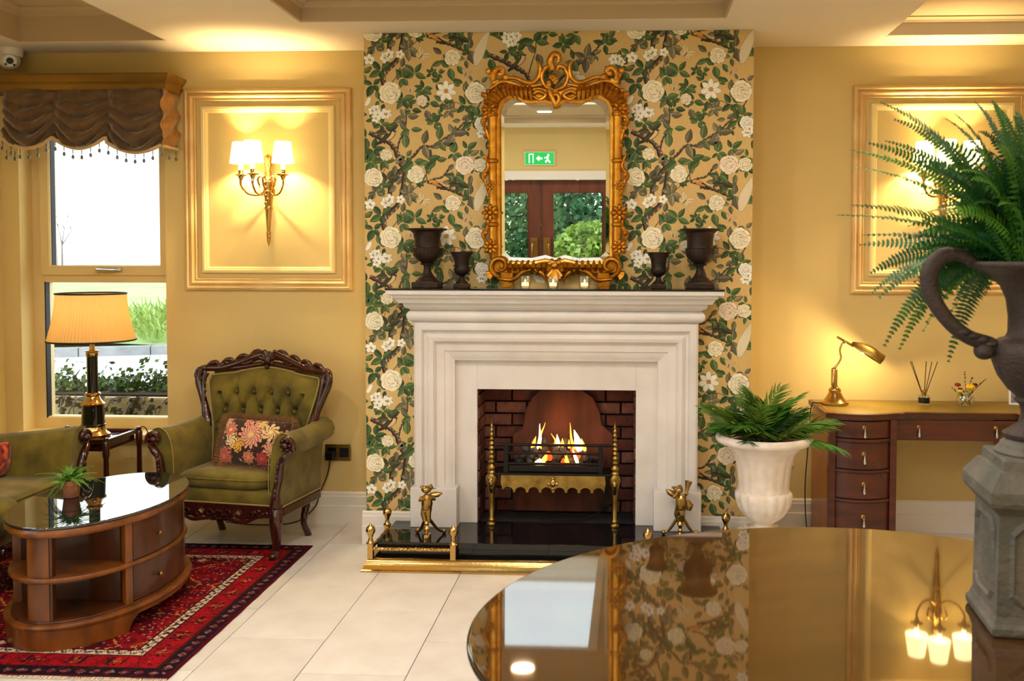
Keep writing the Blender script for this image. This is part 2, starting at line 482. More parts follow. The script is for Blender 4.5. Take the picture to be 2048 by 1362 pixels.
# mortar box of the firebox
mb = MB()
mb.box(FX0-.06, FX0-.012, 4.81, FYB+.03, 0, FZ1+.03).box(FX1+.012, FX1+.06, 4.81, FYB+.03, 0, FZ1+.03)
mb.box(FX0-.012, FX1+.012, FYB+.008, FYB+.03, 0, FZ1+.03)
mb.box(FX0-.012, FX1+.012, 4.812, FYB+.008, FZ1+.002, FZ1+.03)
mb.box(FX0-.012, FX1+.012, 4.831, FYB+.008, .0, .128)
fb = struct(mb.build('wall_firebox', 'mortar', smooth=0), 'soot dark brick lined firebox')
Rb = random.Random(11)
bh, bw = .068, .172
z = FZ0+.004; row = 0
while z < FZ1-.02:
    z1 = min(z+bh-.010, FZ1)
    # back wall
    x = FX0-.012-(0 if row % 2 else .09)
    while x < FX1:
        a, b = max(x, FX0-.011), min(x+bw-.010, FX1+.011)
        if b-a > .02:
            j = Rb.uniform(-.004, .004)
            MB().cbox(-(b-a)/2, (b-a)/2, -.012+j, .012, 0, z1-z, .004).build('brick', Rb.choice(['brick', 'brick', 'brick_b']), fb, ((a+b)/2, FYB-.003, z), smooth=0)
        x += bw
    for sx in (-1, 1):
        y = 4.725-(.0 if row % 2 else .08)
        while y < FYB-.02:
            a, b = max(y, 4.812), min(y+bw-.010, FYB-.018)
            if b-a > .02:
                j = Rb.uniform(-.003, .003)
                MB().cbox(-.012, .012+j, -(b-a)/2, (b-a)/2, 0, z1-z, .004).build('brick', Rb.choice(['brick', 'brick_b', 'brick']), fb, (FX0-.003 if sx < 0 else FX1+.003, (a+b)/2, z), rot=(0, 0, 0 if sx < 0 else pi), smooth=0)
            y += bw
    z += bh; row += 1
# cast fireback with a shouldered arch
def fireback():
    pts = []
    for (x, z) in [(-.27, .14), (-.27, .56), (-.215, .60), (-.20, .70), (-.165, .765), (-.12, .81), (.11, .81), (.17, .77), (.205, .70), (.22, .62), (.28, .57), (.28, .14)]:
        pts.append((x, 0, z))
    mb = MB().prism(pts, (0, .03, 0))
    o = mb.build('fireback', 'fireback', None, (-.34, 5.003, 0), bevel=.006, smooth=30)
    tag(o, 'rust brown shouldered fireback standing behind the fire', 'fireback')
fireback()

# baseboards
def baseboard(name, x0, x1, y, side=None):
    prof = [(0, 0), (.022, 0), (.022, .098), (.020, .100), (.016, .102), (.016, .150), (.013, .158), (.012, .170), (.004, .178), (0, .178)]
    mb = MB().strip([[(x, y-a, b) for a, b in prof] for x in (x0, x1)])
    for x in (x0, x1): mb.poly([(x, y-a, b) for a, b in prof])
    return struct(mb.build(name, 'trim', smooth=0), 'white moulded baseboard')
baseboard('baseboard_back_left', XL, BX0, YW)
baseboard('baseboard_back_right', BX1, XR, YW)
baseboard('baseboard_breast_left', BX0-.02, -1.107, YB)
baseboard('baseboard_breast_right', .392, BX1+.02, YB)

# ------------------------------------------------------------------ window in the back wall
def window():
    y = YW+.15
    root = thing('window_1', 'cream framed window with a top-hung casement over a fixed pane', None, (0, 0, 0))
    root['kind'] = 'structure'
    fx0, fx1 = WX0, WX1+.02
    f = [(0, 0), (0, .03), (.045, .03), (.05, .02), (.05, -.03)]
    mb = MB()
    mb.frame(fx0, fx1, WZ0, WZ1, [(0, -.05), (0, .03), (.06, .03), (.068, .022), (.068, -.05)], y)
    mb.build('window_frame', 'upvc', root, smooth=0)
    MB().cbox(fx0+.06, fx1-.06, y-.03, y+.05, 1.375, 1.425, .005).build('transom', 'upvc', root, smooth=0)
    o = MB().frame(fx0+.055, fx1-.055, 1.42, WZ1-.06, [(0, -.02), (0, .045), (.05, .045), (.058, .036), (.058, -.02)], y).build('casement', 'upvc', root, smooth=0)
    mb = MB().cbox(-3.115, -2.965, y-.062, y-.05, 1.440, 1.462, .004).tube([(-3.10, y-.06, 1.452), (-3.10, y-.085, 1.45), (-2.985, y-.085, 1.448)], [.007, .008, .006], 8)
    mb.build('window_handle', 'chrome', o)
    mb = MB()
    mb.box(fx0+.1, fx1-.1, y+.006, y+.012, 1.46, WZ1-.1).build('pane', 'glass_pane', root, smooth=0)
    MB().box(fx0+.06, fx1-.06, y+.006, y+.012, WZ0+.06, 1.38).build('pane', 'glass_pane', root, smooth=0)
    mb = MB()
    for (a, b, c, d) in ((fx0+.066, fx0+.072, WZ0+.06, 1.38), (fx0+.11, fx0+.116, 1.47, WZ1-.1)):
        mb.box(a, b, y-.03, y+.01, c, d)
    mb.build('glazing_gasket', 'trim_black', root, smooth=0)
    MB().cbox(WX0-.03, WX1+.03, YW-.05, y-.03, WZ0-.035, WZ0-.001, .006).build('window_sill', 'upvc', root, smooth=0)
window()
portal(((WX0+WX1)/2, YW+.33, 1.47), (radians(-90), 0, 0), WX1-WX0, 1.94)

# unseen tall windows of the left wall, added to bring in daylight
for i, (a, b) in enumerate(LW):
    root = thing('window_%d' % (i+2), 'tall cream framed side window added for daylight fill', None); root['kind'] = 'structure'
    mb = MB().frame(a, b, .5, 2.4, [(0, -.04), (0, .04), (.06, .04), (.06, -.04)], 0).xf(Matrix(((0, 1, 0, XL-.12), (1, 0, 0, 0), (0, 0, 1, 0), (0, 0, 0, 1))))
    mb.build('window_frame', 'upvc', root, smooth=0)
    MB().box(XL-.125, XL-.119, a+.05, b-.05, .55, 2.35).build('pane', 'glass_pane', root, smooth=0)
    MB().box(XL-.15, XL-.09, (a+b)/2-.03, (a+b)/2+.03, .56, 2.34).build('mullion', 'upvc', root, smooth=0)
    portal((XL-.27, (a+b)/2, 1.45), (0, radians(-90), 0), 1.9, b-a)

# ------------------------------------------------------------------ glazed double door behind the camera (seen in the mirror)
def rear_door():
    mat('door_wood', (120, 62, 34), .4, var=.4, var_rgb=(92, 44, 24), vscale=8, stretch=(2, 2, .3))
    for s in (-1, 1):
        root = thing('door_%d' % (1 if s < 0 else 2), 'glazed timber leaf of the double door', None, (DX, YR-.08, 0)); root['kind'] = 'structure'
        x0, x1 = (.003, .985) if s > 0 else (-.985, -.003)
        MB().frame(x0, x1, .005, DH-.06, [(0, -.022), (0, .022), (.165, .022), (.172, .012), (.172, -.022)]).build('door_stile', 'door_wood', root, smooth=0)
        MB().box(x0+.16, x1-.16, -.004, .004, .17, DH-.22).build('pane', 'glass_pane', root, smooth=0)
        hx = .085*s
        # the room lies towards +Y from the door
        MB().cbox(hx-.045, hx+.045, .022, .028, .98, 1.26, .003).build('push_plate', 'brass', root, smooth=0)
        MB().tube(spline([(hx, .03, 1.2), (hx+.02*s, .08, 1.15), (hx+.03*s, .085, .98), (hx+.02*s, .08, .8), (hx, .03, .75)], 5), .013, 8).build('pull_handle', 'brass', root)
    fr = MB().box(DX-1.06, DX-.99, YR-.16, YR+.02, 0, DH).box(DX+.99, DX+1.06, YR-.16, YR+.02, 0, DH).box(DX-1.06, DX+1.06, YR-.16, YR+.02, DH-.055, DH+.06)
    struct(fr.build('trim_9', 'trim', smooth=0), 'white painted door frame')
    portal((DX, YR-.24, 1.05), (radians(90), 0, 0), 2.0, 2.0)
rear_door()
def exit_sign(x, w, lab):
    mat('sign_green', (20, 140, 60), .4, emit=(24, 178, 78), estr=1.1)
    mat('sign_white', (240, 255, 240), .4, emit=(240, 255, 236), estr=1.6)
    root = thing('exit_sign', lab, 'exit sign', (x, YR+.03, 2.30), 0, 'exit signs above the double door')
    MB().cbox(-w/2, w/2, -.03, .0, -.09, .09, .006).build('sign_box', 'white_plastic', root, smooth=0)
    MB().box(-w/2+.012, w/2-.012, 0, .003, -.078, .078).build('sign_face', 'sign_green', root, smooth=0)
    mb = MB()
    # running figure, arrow and door, each a flat white symbol
    def fl(pts): mb.prism([(-p[0], .003, p[1]) for p in pts], (0, .002, 0))
    fl([(-.13, .045), (-.115, .06), (-.10, .045), (-.115, .03)])
    fl([(-.12, .03), (-.095, .03), (-.09, -.01), (-.115, -.015)])
    fl([(-.115, -.01), (-.10, -.01), (-.07, -.04), (-.085, -.06)]); fl([(-.115, -.01), (-.10, -.02), (-.13, -.06), (-.145, -.05)])
    fl([(-.1, .025), (-.06, .01), (-.06, 0), (-.1, .012)])
    fl([(-.035, .012), (.005, .012), (.005, .035), (.045, 0), (.005, -.035), (.005, -.012), (-.035, -.012)])
    fl([(.08, -.06), (.08, .06), (.14, .06), (.14, -.06), (.13, -.06), (.13, .05), (.09, .05), (.09, -.06)])
    mb.build('sign_symbol', 'sign_white', root, smooth=0)
exit_sign(-1.12, .40, 'green lit exit sign with a white running figure, centred above the double door')
exit_sign(-2.02, .40, 'second green lit exit sign, above the hinge side of the door')

# ceiling downlights, most of them added as fill light
mat('lamp_glow', (255, 240, 215), .5, emit=(255, 226, 180), estr=9.)
for i, (x, y, z, p) in enumerate(DOWNLIGHTS_AND_FILL):
    root = thing('ceiling_downlight_and_fill', 'round ceiling downlight, a few seen, most added as fill light', 'ceiling light', (x, y, z), 0, 'recessed downlights of the ceiling')
    MB().lathe([(.10, 0), (.10, -.006), (.085, -.008), (.082, -.002)], 28).build('trim_ring', 'white_plastic', root)
    MB().lathe([(.0, -.003), (.082, -.003)], 28).build('lens', 'lamp_glow', root)
    disk_light((x, y, z-.012), .16, p, DOWN)

# ================================================================== wallpaper print (flat print: thin coloured shapes on the paper)
def wallpaper():
    mat_attr('paper_print', .6)
    PX = .0026                   # one photo pixel at the breast, metres
    Q = PX/4.54                  # pattern drawing unit
    UW, UH = 2402.0, 1321.0      # repeat in drawing units
    OX, OZ = -1.371-3*PX, 2.703+6*PX
    Rw = random.Random(7)
    shapes = []                  # (layer, colour, [(x,y)...]) in drawing units
    C = lambda r, g, b: lin(r, g, b)
    OUT = C(52, 48, 32)
    def jit(c, a=.12):
        k = 1+Rw.uniform(-a, a); return (min(1, c[0]*k), min(1, c[1]*k), min(1, c[2]*k), 1)
    GREENS = [C(64, 92, 46), C(76, 104, 54), C(54, 80, 44), C(88, 108, 62)]
    GREYS = [C(112, 106, 80), C(96, 92, 72), C(126, 118, 88)]
    DARKS = [C(58, 60, 40), C(70, 68, 46)]
    def leaf(x, y, L, a, col, w=.23, ly=3):
        ca, sa = cos(a), sin(a)
        def P(t, s): 
            u, v = t*L, s*L
            return (x+u*ca-v*sa, y+u*sa+v*ca)
        ts = [0, .12, .3, .5, .7, .86, 1.0]; ws = [0, .55, .95, 1, .75, .4, 0]
        k = Rw.uniform(.85, 1.15)*w
        up = [P(t, k*q) for t, q in zip(ts, ws)]; dn = [P(t, -k*q) for t, q in zip(ts, ws)]
        g = 1.0+5.0/L
        big = [(x+(p[0]-x)*g, y+(p[1]-y)*g) for p in [P(t, k*1.13*q) for t, q in zip(ts, ws)]+[P(t, -k*1.13*q) for t, q in zip(ts, ws)][::-1][1:-1]]
        shapes.append((ly, OUT, big))
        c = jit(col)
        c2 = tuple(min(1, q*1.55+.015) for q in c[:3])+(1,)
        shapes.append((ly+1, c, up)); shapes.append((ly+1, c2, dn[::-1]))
        shapes.append((ly+2, OUT, [P(.02, .012), P(.9, .006), P(.9, -.006), P(.02, -.012)]))
    def cluster(x, y, kind, n=None, L=None, a0=None):
        pal = GREENS if kind == 'g' else (GREYS if kind == 'y' else DARKS)
        n = n or Rw.choice([3, 4, 4, 5]); L = (L or Rw.uniform(62, 88))*1.2
        a0 = Rw.uniform(0, 2*pi) if a0 is None else a0
        for i in range(n):
            a = a0+2*pi*i/n*(.85)+Rw.uniform(-.3, .3)
            leaf(x+cos(a)*6, y+sin(a)*6, L*Rw.uniform(.75, 1.15), a, Rw.choice(pal), ly=3+3*(i % 2))
    def blob(x, y, r, a, col, e=.7, ly=8, n=9):
        pts = []
        for i in range(n):
            t = 2*pi*i/n; rr = r*Rw.uniform(.88, 1.1)
            u, v = rr*cos(t), rr*e*sin(t)
            pts.append((x+u*cos(a)-v*sin(a), y+u*sin(a)+v*cos(a)))
        shapes.append((ly, C(160, 140, 98), [(x+(p[0]-x)*(1+3.0/r), y+(p[1]-y)*(1+3.4/r)) for p in pts]))
        shapes.append((ly+1, col, pts))
    WHITE, CREAM, PINKC = C(250, 246, 232), C(246, 236, 204), C(246, 228, 204)
    def peony(x, y, r, col, n=20):
        r *= 1.22
        blob(x, y, r*.86, 0, jit(col, .05), 1., 8, 14)
        for ring, (q, m) in enumerate(((.72, 9), (.42, 7), (.12, 3))):
            for i in range(m):
                t = 2*pi*i/m+Rw.uniform(-.3, .3)+ring
                blob(x+cos(t)*r*q, y+sin(t)*r*q, r*Rw.uniform(.26, .38), t+pi/2, jit(col, .07), .72, 9+ring*2)
        for i in range(11):
            t = Rw.uniform(0, 2*pi); q = r*Rw.uniform(.1, .7)
            x1, y1 = x+cos(t)*q, y+sin(t)*q
            shapes.append((16, C(134, 108, 66), [(x1, y1), (x1+r*.16, y1+r*.05), (x1+r*.2, y1+r*.12), (x1+r*.03, y1+r*.05)]))
    def blossoms(x, y, w, h, n):
        for i in range(n):
            bx, by = x+Rw.uniform(-w, w)*.7, y+Rw.uniform(-h, h)*.6; r = Rw.uniform(34, 48)
            for kx in range(5):
                t = 2*pi*kx/5+i
                blob(bx+cos(t)*r*.62, by+sin(t)*r*.62, r*.52, t, jit(WHITE, .05), .8, 9+(i % 3)*2)
            blob(bx, by, 7, 0, C(176, 160, 96), 1, 15, 6)
    def daisy(x, y, r):
        for kx in range(7):
            t = 2*pi*kx/7+.2
            blob(x+cos(t)*r*.6, y+sin(t)*r*.6, r*.42, t, jit(WHITE, .04), .62, 9+(kx % 2)*2)
        blob(x, y, r*.2, 0, C(206, 150, 60), 1, 15, 8)
    def stroke(pts, w0, w1, col, ly=0):
        P = [(p.x, p.y) for p in spline([(a, b, 0) for a, b in pts], 5)]
        n = len(P); L = []; Rr = []
        for i, p in enumerate(P):
            a = P[max(i-1, 0)]; b = P[min(i+1, n-1)]
            d = (b[0]-a[0], b[1]-a[1]); m = sqrt(d[0]**2+d[1]**2) or 1
            w = lerp(w0, w1, i/(n-1))*Rw.uniform(.8, 1.25)/2
            L.append((p[0]-d[1]/m*w, p[1]+d[0]/m*w)); Rr.append((p[0]+d[1]/m*w, p[1]-d[0]/m*w))
        for i in range(n-1):
            c = jit(col, .22)
            shapes.append((ly, C(52, 42, 34), [(2*L[i][0]-P[i][0], 2*L[i][1]-P[i][1]), (2*L[i+1][0]-P[i+1][0], 2*L[i+1][1]-P[i+1][1]), P[i+1], P[i]]) if w0 > 12 else (ly, c, [L[i], L[i+1], P[i+1], P[i]]))
            shapes.append((ly+1, c, [L[i], L[i+1], Rr[i+1], Rr[i]]))
            if w0 > 12 and i % 2 == 0:
                shapes.append((ly+2, C(198, 176, 146), [P[i], P[i+1], Rr[i+1]]))
    def butterfly(x, y, r, a, col):
        for s in (-1, 1):
            for t, l, w in ((.75, 1.0, .36), (2.0, .62, .36)):
                an = a+s*t
                blob(x+cos(an)*r*l*.55, y+sin(an)*r*l*.55, r*l*.52, an, col, .55, 9)
                shapes.append((11, C(110, 88, 56), [(x, y), (x+cos(an+.1)*r*l, y+sin(an+.1)*r*l), (x+cos(an+.04)*r*l*.9, y+sin(an+.04)*r*l*.9)]))
        shapes.append((12, C(80, 60, 40), [(x+cos(a)*r*.4, y+sin(a)*r*.4), (x+sin(a)*5, y-cos(a)*5), (x-cos(a)*r*.5, y-sin(a)*r*.5), (x-sin(a)*5, y+cos(a)*5)]))
    def bird(x, y, s, a, body, wing):
        def P(u, v): return (x+(u*cos(a)-v*sin(a))*s, y+(u*sin(a)+v*cos(a))*s)
        shapes.append((12, C(60, 50, 38), [P(*q) for q in ((-1.75, .12), (-.6, .34), (.2, .42), (.7, .3), (.98, 0), (1.2, -.08), (1.0, -.22), (.7, -.42), (.3, -.3), (-.4, -.26), (-1.7, -.12))]))
        shapes.append((13, body, [P(*q) for q in ((-.5, .28), (.2, .37), (.65, .25), (.92, -.05), (.7, -.32), (.4, -.1), (-.2, .05))]))
        shapes.append((14, wing, [P(*q) for q in ((-1.0, .1), (-.2, .12), (.35, -.05), (.25, -.24), (-.4, -.2), (-1.0, -.06))]))
        shapes.append((15, C(30, 26, 22), [P(.78, -.12), P(.86, -.14), P(.84, -.2)]))
    def dove(x, y, s, a):
        def P(u, v): return (x+(u*cos(a)-v*sin(a))*s, y+(u*sin(a)+v*cos(a))*s)
        w = C(226, 212, 178)
        shapes.append((10, C(190, 172, 132), [P(*q) for q in ((-1.85, .1), (-1.0, .36), (0, .55), (.7, .42), (1.05, .25), (1.35, .1), (1.3, -.2), (1.0, -.3), (.5, -.38), (-.4, -.36), (-1.2, -.24), (-1.9, -.14))]))
        shapes.append((11, w, [P(*q) for q in ((-1.78, .06), (-1.0, .31), (0, .5), (.7, .37), (1.0, .21), (1.28, .07), (1.24, -.16), (1.0, -.25), (.5, -.33), (-.4, -.31), (-1.2, -.19), (-1.82, -.1))]))
        for i in range(0):
            shapes.append((12, C(190, 176, 142), [P(-.9+.3*i, .25), P(-.55+.3*i, -.2), P(-.6+.3*i, -.22), P(-.94+.3*i, .23)]))
        shapes.append((13, C(60, 50, 38), [P(1.05, .02), P(1.12, .02), P(1.1, -.04)]))
    BR = C(96, 76, 60)
    for pts, w0, w1 in [
        ([(60, 930), (180, 985), (255, 1030), (310, 1100), (345, 1190), (370, 1265), (300, 1350), (265, 1420), (245, 1560), (200, 1720), (205, 1840)], 30, 30),
        ([(385, 1250), (385, 1350), (365, 1500), (330, 1600), (240, 1690), (195, 1750)], 26, 28),
        ([(310, 1100), (340, 1000), (380, 930), (400, 800), (395, 720)], 14, 8),
        ([(370, 1260), (420, 1190), (480, 1130), (550, 1060), (640, 1060), (700, 1020), (800, 960), (870, 910), (930, 850), (1010, 790), (1090, 660)], 18, 9),
        ([(590, 1240), (586, 1320), (595, 1390)], 10, 8), ([(590, 1395), (650, 1360), (730, 1340), (790, 1270)], 14, 12),
        ([(680, 1430), (760, 1440), (850, 1470), (930, 1510), (1030, 1570)], 22, 18),
        ([(620, 680), (720, 690), (850, 665), (920, 690), (1010, 720)], 7, 7), ([(270, 480), (310, 430), (350, 340)], 10, 8),
        ([(430, 1480), (490, 1440), (520, 1390)], 7, 6), ([(430, 370), (480, 400), (540, 440)], 7, 5), ([(60, 1080), (130, 1190), (200, 1260), (150, 1360)], 7, 6),
        ([(1153, 226), (1280, 280), (1395, 338), (1470, 380), (1526, 440), (1560, 560)], 30, 24), ([(1526, 413), (1560, 300), (1590, 200), (1590, 90)], 10, 8),
        ([(1700, 560), (1862, 413), (1990, 320), (2142, 189), (2216, 80)], 16, 9), ([(1500, 700), (1700, 560)], 20, 16),
        ([(2230, 240), (2330, 230), (2402, 200)], 8, 7)]:
        stroke(pts, w0, w1, BR)
    g, y, d = 'g', 'y', 'd'
    for q in [(170, 370, g, 4, 90), (95, 500, g, 4, 85), (370, 440, g, 5, 80), (480, 400, g, 4, 80), (230, 50, d, 5, 90), (490, 55, g, 4, 75), (430, 170, y, 4, 80), (360, 350, y, 3), (560, 540, g, 6, 75), (370, 640, g, 5, 85), (345, 715, y, 2, 90), (450, 730, g, 3, 80), (410, 790, y, 2, 100, 0.1), (340, 870, g, 2, 80), (440, 910, g, 2, 90, .2), (400, 900, y, 2, 90, 1.3), (560, 1050, y, 2, 125, -1.4), (560, 1050, y, 1, 110, 1.1), (700, 1010, g, 2, 100, -1.6), (735, 1030, y, 2, 90), (835, 950, y, 3, 95, -1.7), (860, 990, y, 2, 90), (910, 830, y, 2, 80), (1010, 840, g, 3, 85), (955, 925, g, 3, 34), (1020, 690, g, 4, 85), (950, 690, g, 3, 80), (800, 735, y, 6, 62), (660, 850, g, 6, 66), (690, 770, g, 4, 55), (740, 660, g, 3, 75), (620, 660, g, 3, 70), (580, 730, y, 2, 80, 1.3), (640, 400, g, 5, 42), (700, 400, g, 5, 42), (690, 490, g, 4, 50), (840, 500, g, 4, 52), (735, 230, y, 2, 95), (740, 290, g, 2, 90), (800, 350, g, 2, 90, 1.2), (870, 330, g, 2, 80, 1.), (910, 240, g, 2, 75), (950, 280, y, 3, 80), (930, 490, g, 2, 95, .8), (1010, 480, y, 2, 50), (1090, 490, y, 3, 55), (940, 570, y, 2, 70), (95, 1090, g, 5, 85), (80, 1200, g, 5, 80), (190, 1190, g, 6, 75), (300, 1230, y, 2, 90), (400, 1085, g, 1, 110, -1.5), (400, 1160, g, 3, 70), (440, 1260, y, 3, 85), (470, 1200, g, 2, 110, 0), (600, 1190, g, 4, 95), (680, 1190, g, 2, 90, -.2), (840, 1130, g, 5, 70), (960, 1090, g, 4, 80), (985, 1150, y, 2, 75), (845, 1225, y, 2, 70), (1000, 1320, y, 2, 70), (850, 1330, g, 4, 80), (1100, 1170, g, 4, 60), (490, 1385, g, 5, 66), (310, 1420, y, 2, 75), (420, 1500, y, 4, 80), (170, 1430, g, 5, 75), (120, 1490, y, 5, 70), (40, 1560, g, 3, 70), (100, 820, g, 4, 62), (170, 860, g, 4, 66), (230, 930, d, 4, 80), (30, 980, g, 2, 90, 1.4), (830, 1390, y, 3, 75), (890, 1410, d, 3, 70), (940, 1450, g, 3, 80), (990, 1510, y, 2, 95), (1100, 1280, g, 4, 66), (870, 70, d, 5, 85), (1170, 270, g, 2, 120, 1.2), (150, 640, g, 3, 70), (200, 670, d, 2, 60), (500, 640, g, 3, 65), (1060, 800, g, 4, 66), (900, 1320, g, 3, 70), (20, 400, g, 3, 70),
              (1582, 114, g, 2, 110, .2), (1600, 226, y, 2, 110, 1.4), (1570, 120, g, 2, 100, 3.), (1843, 150, g, 7, 70), (1936, 290, g, 2, 95, -1.6), (1940, 300, y, 2, 80), (2048, 273, y, 4, 100), (2110, 240, y, 2, 80), (2142, 250, g, 3, 40), (2216, 150, g, 4, 90), (2250, 100, g, 4, 80), (2347, 290, g, 5, 66), (2390, 390, g, 3, 80), (2290, 420, g, 4, 80), (1420, 200, g, 5, 70), (1340, 210, g, 4, 70), (1700, 60, g, 4, 80), (1950, 60, g, 5, 80), (1250, 60, g, 4, 60), (1720, 420, g, 4, 90), (2200, 520, g, 4, 80), (2260, 620, y, 4, 80), (2330, 760, g, 5, 85), (2250, 880, y, 4, 80), (2340, 1000, g, 5, 80), (2240, 1080, g, 4, 80), (2330, 1190, y, 4, 80), (1240, 700, g, 5, 80), (1180, 1000, g, 5, 80), (1260, 1150, y, 4, 80), (1200, 1330, g, 4, 80)]:
        cluster(*q)
    peony(250, 575, 88, CREAM); peony(1040, 580, 86, CREAM); peony(830, 262, 64, CREAM); peony(940, 1235, 76, PINKC); peony(490, 1320, 70, CREAM)
    peony(95, 1350, 78, CREAM); peony(215, 1140, 48, CREAM); peony(1085, 1235, 54, CREAM); peony(548, 650, 44, PINKC); peony(1095, 865, 56, WHITE)
    blossoms(170, 770, 120, 80, 7); blossoms(280, 245, 130, 45, 5); blossoms(62, 275, 34, 26, 2); blossoms(1100, 950, 40, 60, 3); blossoms(1358, 96, 90, 70, 6); blossoms(2330, 300, 70, 50, 4); blossoms(2300, 1320, 60, 40, 3); peony(1950, 480, 80, CREAM); peony(2290, 700, 80, CREAM); peony(1650, 900, 80, CREAM)
    daisy(770, 562, 92)
    butterfly(545, 245, 82, -.9, C(226, 206, 160)); butterfly(440, 552, 52, -1.5, C(222, 196, 150)); butterfly(950, 412, 58, -1.2, C(216, 184, 140)); butterfly(1950, 900, 70, -1, C(226, 206, 160))
    bird(238, 975, 78, -.55, C(226, 196, 140), C(72, 70, 50)); bird(665, 1402, 66, -2.7, C(222, 156, 80), C(196, 138, 74)); bird(1440, 300, 78, -.7, C(226, 196, 140), C(88, 82, 56))
    dove(1090, 200, 110, 1.95); blob(48, 655, 52, 2.1, WHITE, .36)
    # place the repeats, clip to the papered face, leave out what the fireplace covers
    mb = MB()
    X0, X1, Z0, Z1 = BX0+.0005, BX1-.0005, .179, ZC-.001
    def clip(P):
        for ax, lim, sg in ((0, X0, 1), (0, X1, -1), (1, Z0, 1), (1, Z1, -1)):
            out = []
            for i in range(len(P)):
                a, b = P[i-1], P[i]
                ia, ib = (a[ax]-lim)*sg >= 0, (b[ax]-lim)*sg >= 0
                if ia != ib:
                    t = (lim-a[ax])/(b[ax]-a[ax]); out.append((lerp(a[0], b[0], t), lerp(a[1], b[1], t)))
                if ib: out.append(b)
            P = out
            if len(P) < 3: return None
        return P
    for tu in (-1, 0, 1):
        for tv in (-2, -1, 0, 1, 2, 3):
            for si, (ly, col, pts) in enumerate(shapes):
                P = [(OX+(u+tu*UW)*Q, OZ-(v+tv*UH)*Q) for u, v in pts]
                if max(p[0] for p in P) < X0 or min(p[0] for p in P) > X1 or max(p[1] for p in P) < Z0 or min(p[1] for p in P) > Z1: continue
                if all(-1.04 < p[0] < .34 and p[1] < 1.15 for p in P): continue
                P = clip(P)
                if not P: continue
                mb.cur = col
                yy = YB-.0017-ly*.000084-(si % 21)*.000004
                A = sum(P[i-1][0]*P[i][1]-P[i][0]*P[i-1][1] for i in range(len(P)))
                if A < 0: P = P[::-1]
                mb.poly([(p[0], yy, p[1]) for p in P])
    o = mb.build('wallpaper_print', 'paper_print', breast, smooth=0)
    o['kind'] = 'stuff'; o['label'] = 'printed branches, leaves, blossoms and birds'
wallpaper()

# ================================================================== fireplace
MX = -.356                     # centre of the fireplace
def fireplace():
    root = thing('fireplace_surround', 'pale limestone fireplace surround with moulded mantel shelf', 'fireplace', (MX, 4.83, 0))
    # local frame: y=0 breast face, -y to the room
    def sect(hw, y):  # one ring of the cornice: left return, front, right return
        return [(-hw, 0), (-hw, y), (hw, y), (hw, 0)]
    def cornice(name, prof, m='stone'):
        rows = [[(x, y, z) for x, y in sect(hw+.01, -(d-.068))] for hw, d, z in prof]
        mb = MB().strip(rows)
        mb.poly([p for p in rows[0]][::-1]); mb.poly(rows[-1])
        return mb.build(name, m, root, smooth=28)
    # shelf moulding from the bolection top up to the slab (half width, projection, z)
    pr = [(.735, .205, 1.258), (.735, .21, 1.262), (.757, .232, 1.272), (.762, .24, 1.285), (.764, .242, 1.293), (.783, .262, 1.295), (.79, .27, 1.306), (.797, .276, 1.318), (.80, .28, 1.322), (.808, .288, 1.324), (.811, .292, 1.336), (.833, .303, 1.339), (.836, .306, 1.342), (.836, .306, 1.362)]
    cornice('mantel_shelf', pr)
    # big half-round under it
    pr = []
    for i in range(13):
        a = -pi/2+pi*i/12
        pr.append((.700+.052*cos(a), .166+.052*cos(a), 1.229+.036*sin(a)))
    cornice('torus_moulding', [(.68, .15, 1.185)]+pr+[(.70, .16, 1.268)])
    MB().cbox(-.849, .849, -.242, 0, 1.362, 1.372, .002).build('shelf_slab', 'black_granite', root, smooth=0)
    # bolection frame: profile swept up, across and down
    hwO, zO = .730, 1.195
    prof = [(0, 0), (0, .150), (.010, .158), (.028, .160), (.040, .158), (.046, .150), (.050, .138), (.062, .136), (.066, .140), (.082, .146), (.098, .142), (.108, .130), (.112, .120), (.150, .116), (.156, .110), (.172, .106), (.186, .100), (.192, .096), (.202, .094), (.202, .05)]
    rows = []
    for (cx, cz, dx, dz) in ((-hwO, .332, 1, 0), (-hwO, zO, 1, -1), (hwO, zO, -1, -1), (hwO, .332, -1, 0)):
        rows.append([(cx+dx*a, -max(0, b-.032), cz+dz*a) for a, b in prof])
    for n, i in (('jamb', 0), ('lintel', 1), ('jamb', 2)):
        MB().strip(rows[i:i+2]).build(n, 'stone', root, smooth=30)
    for s in (-1, 1):
        a, b = sorted((s*.750, s*.508))
        MB().cbox(a, b, -.130, 0, .13, .335, .004).build('plinth_block', 'stone', root, smooth=0)
        a, b = sorted((s*.53, s*.416))
        MB().cbox(a, b, -.030, -.001, .13, 1.02, .002).build('slip_panel', 'stone', root, smooth=0)
    MB().cbox(-.416, .416, -.030, -.001, .838, 1.02, .002).build('slip_panel', 'stone', root, smooth=0)
fireplace()

# hearth
h = thing('hearth', 'polished black granite hearth slab in front of the fireplace', 'hearth', (MX, 4.83, 0))
MB().cbox(-.855, .855, -.385, 0, .098, .13, .003).build('hearth_slab', 'black_granite', h, smooth=0)
MB().box(-.84, .84, -.37, 0, 0, .098).build('riser', 'black_granite', h, smooth=0)

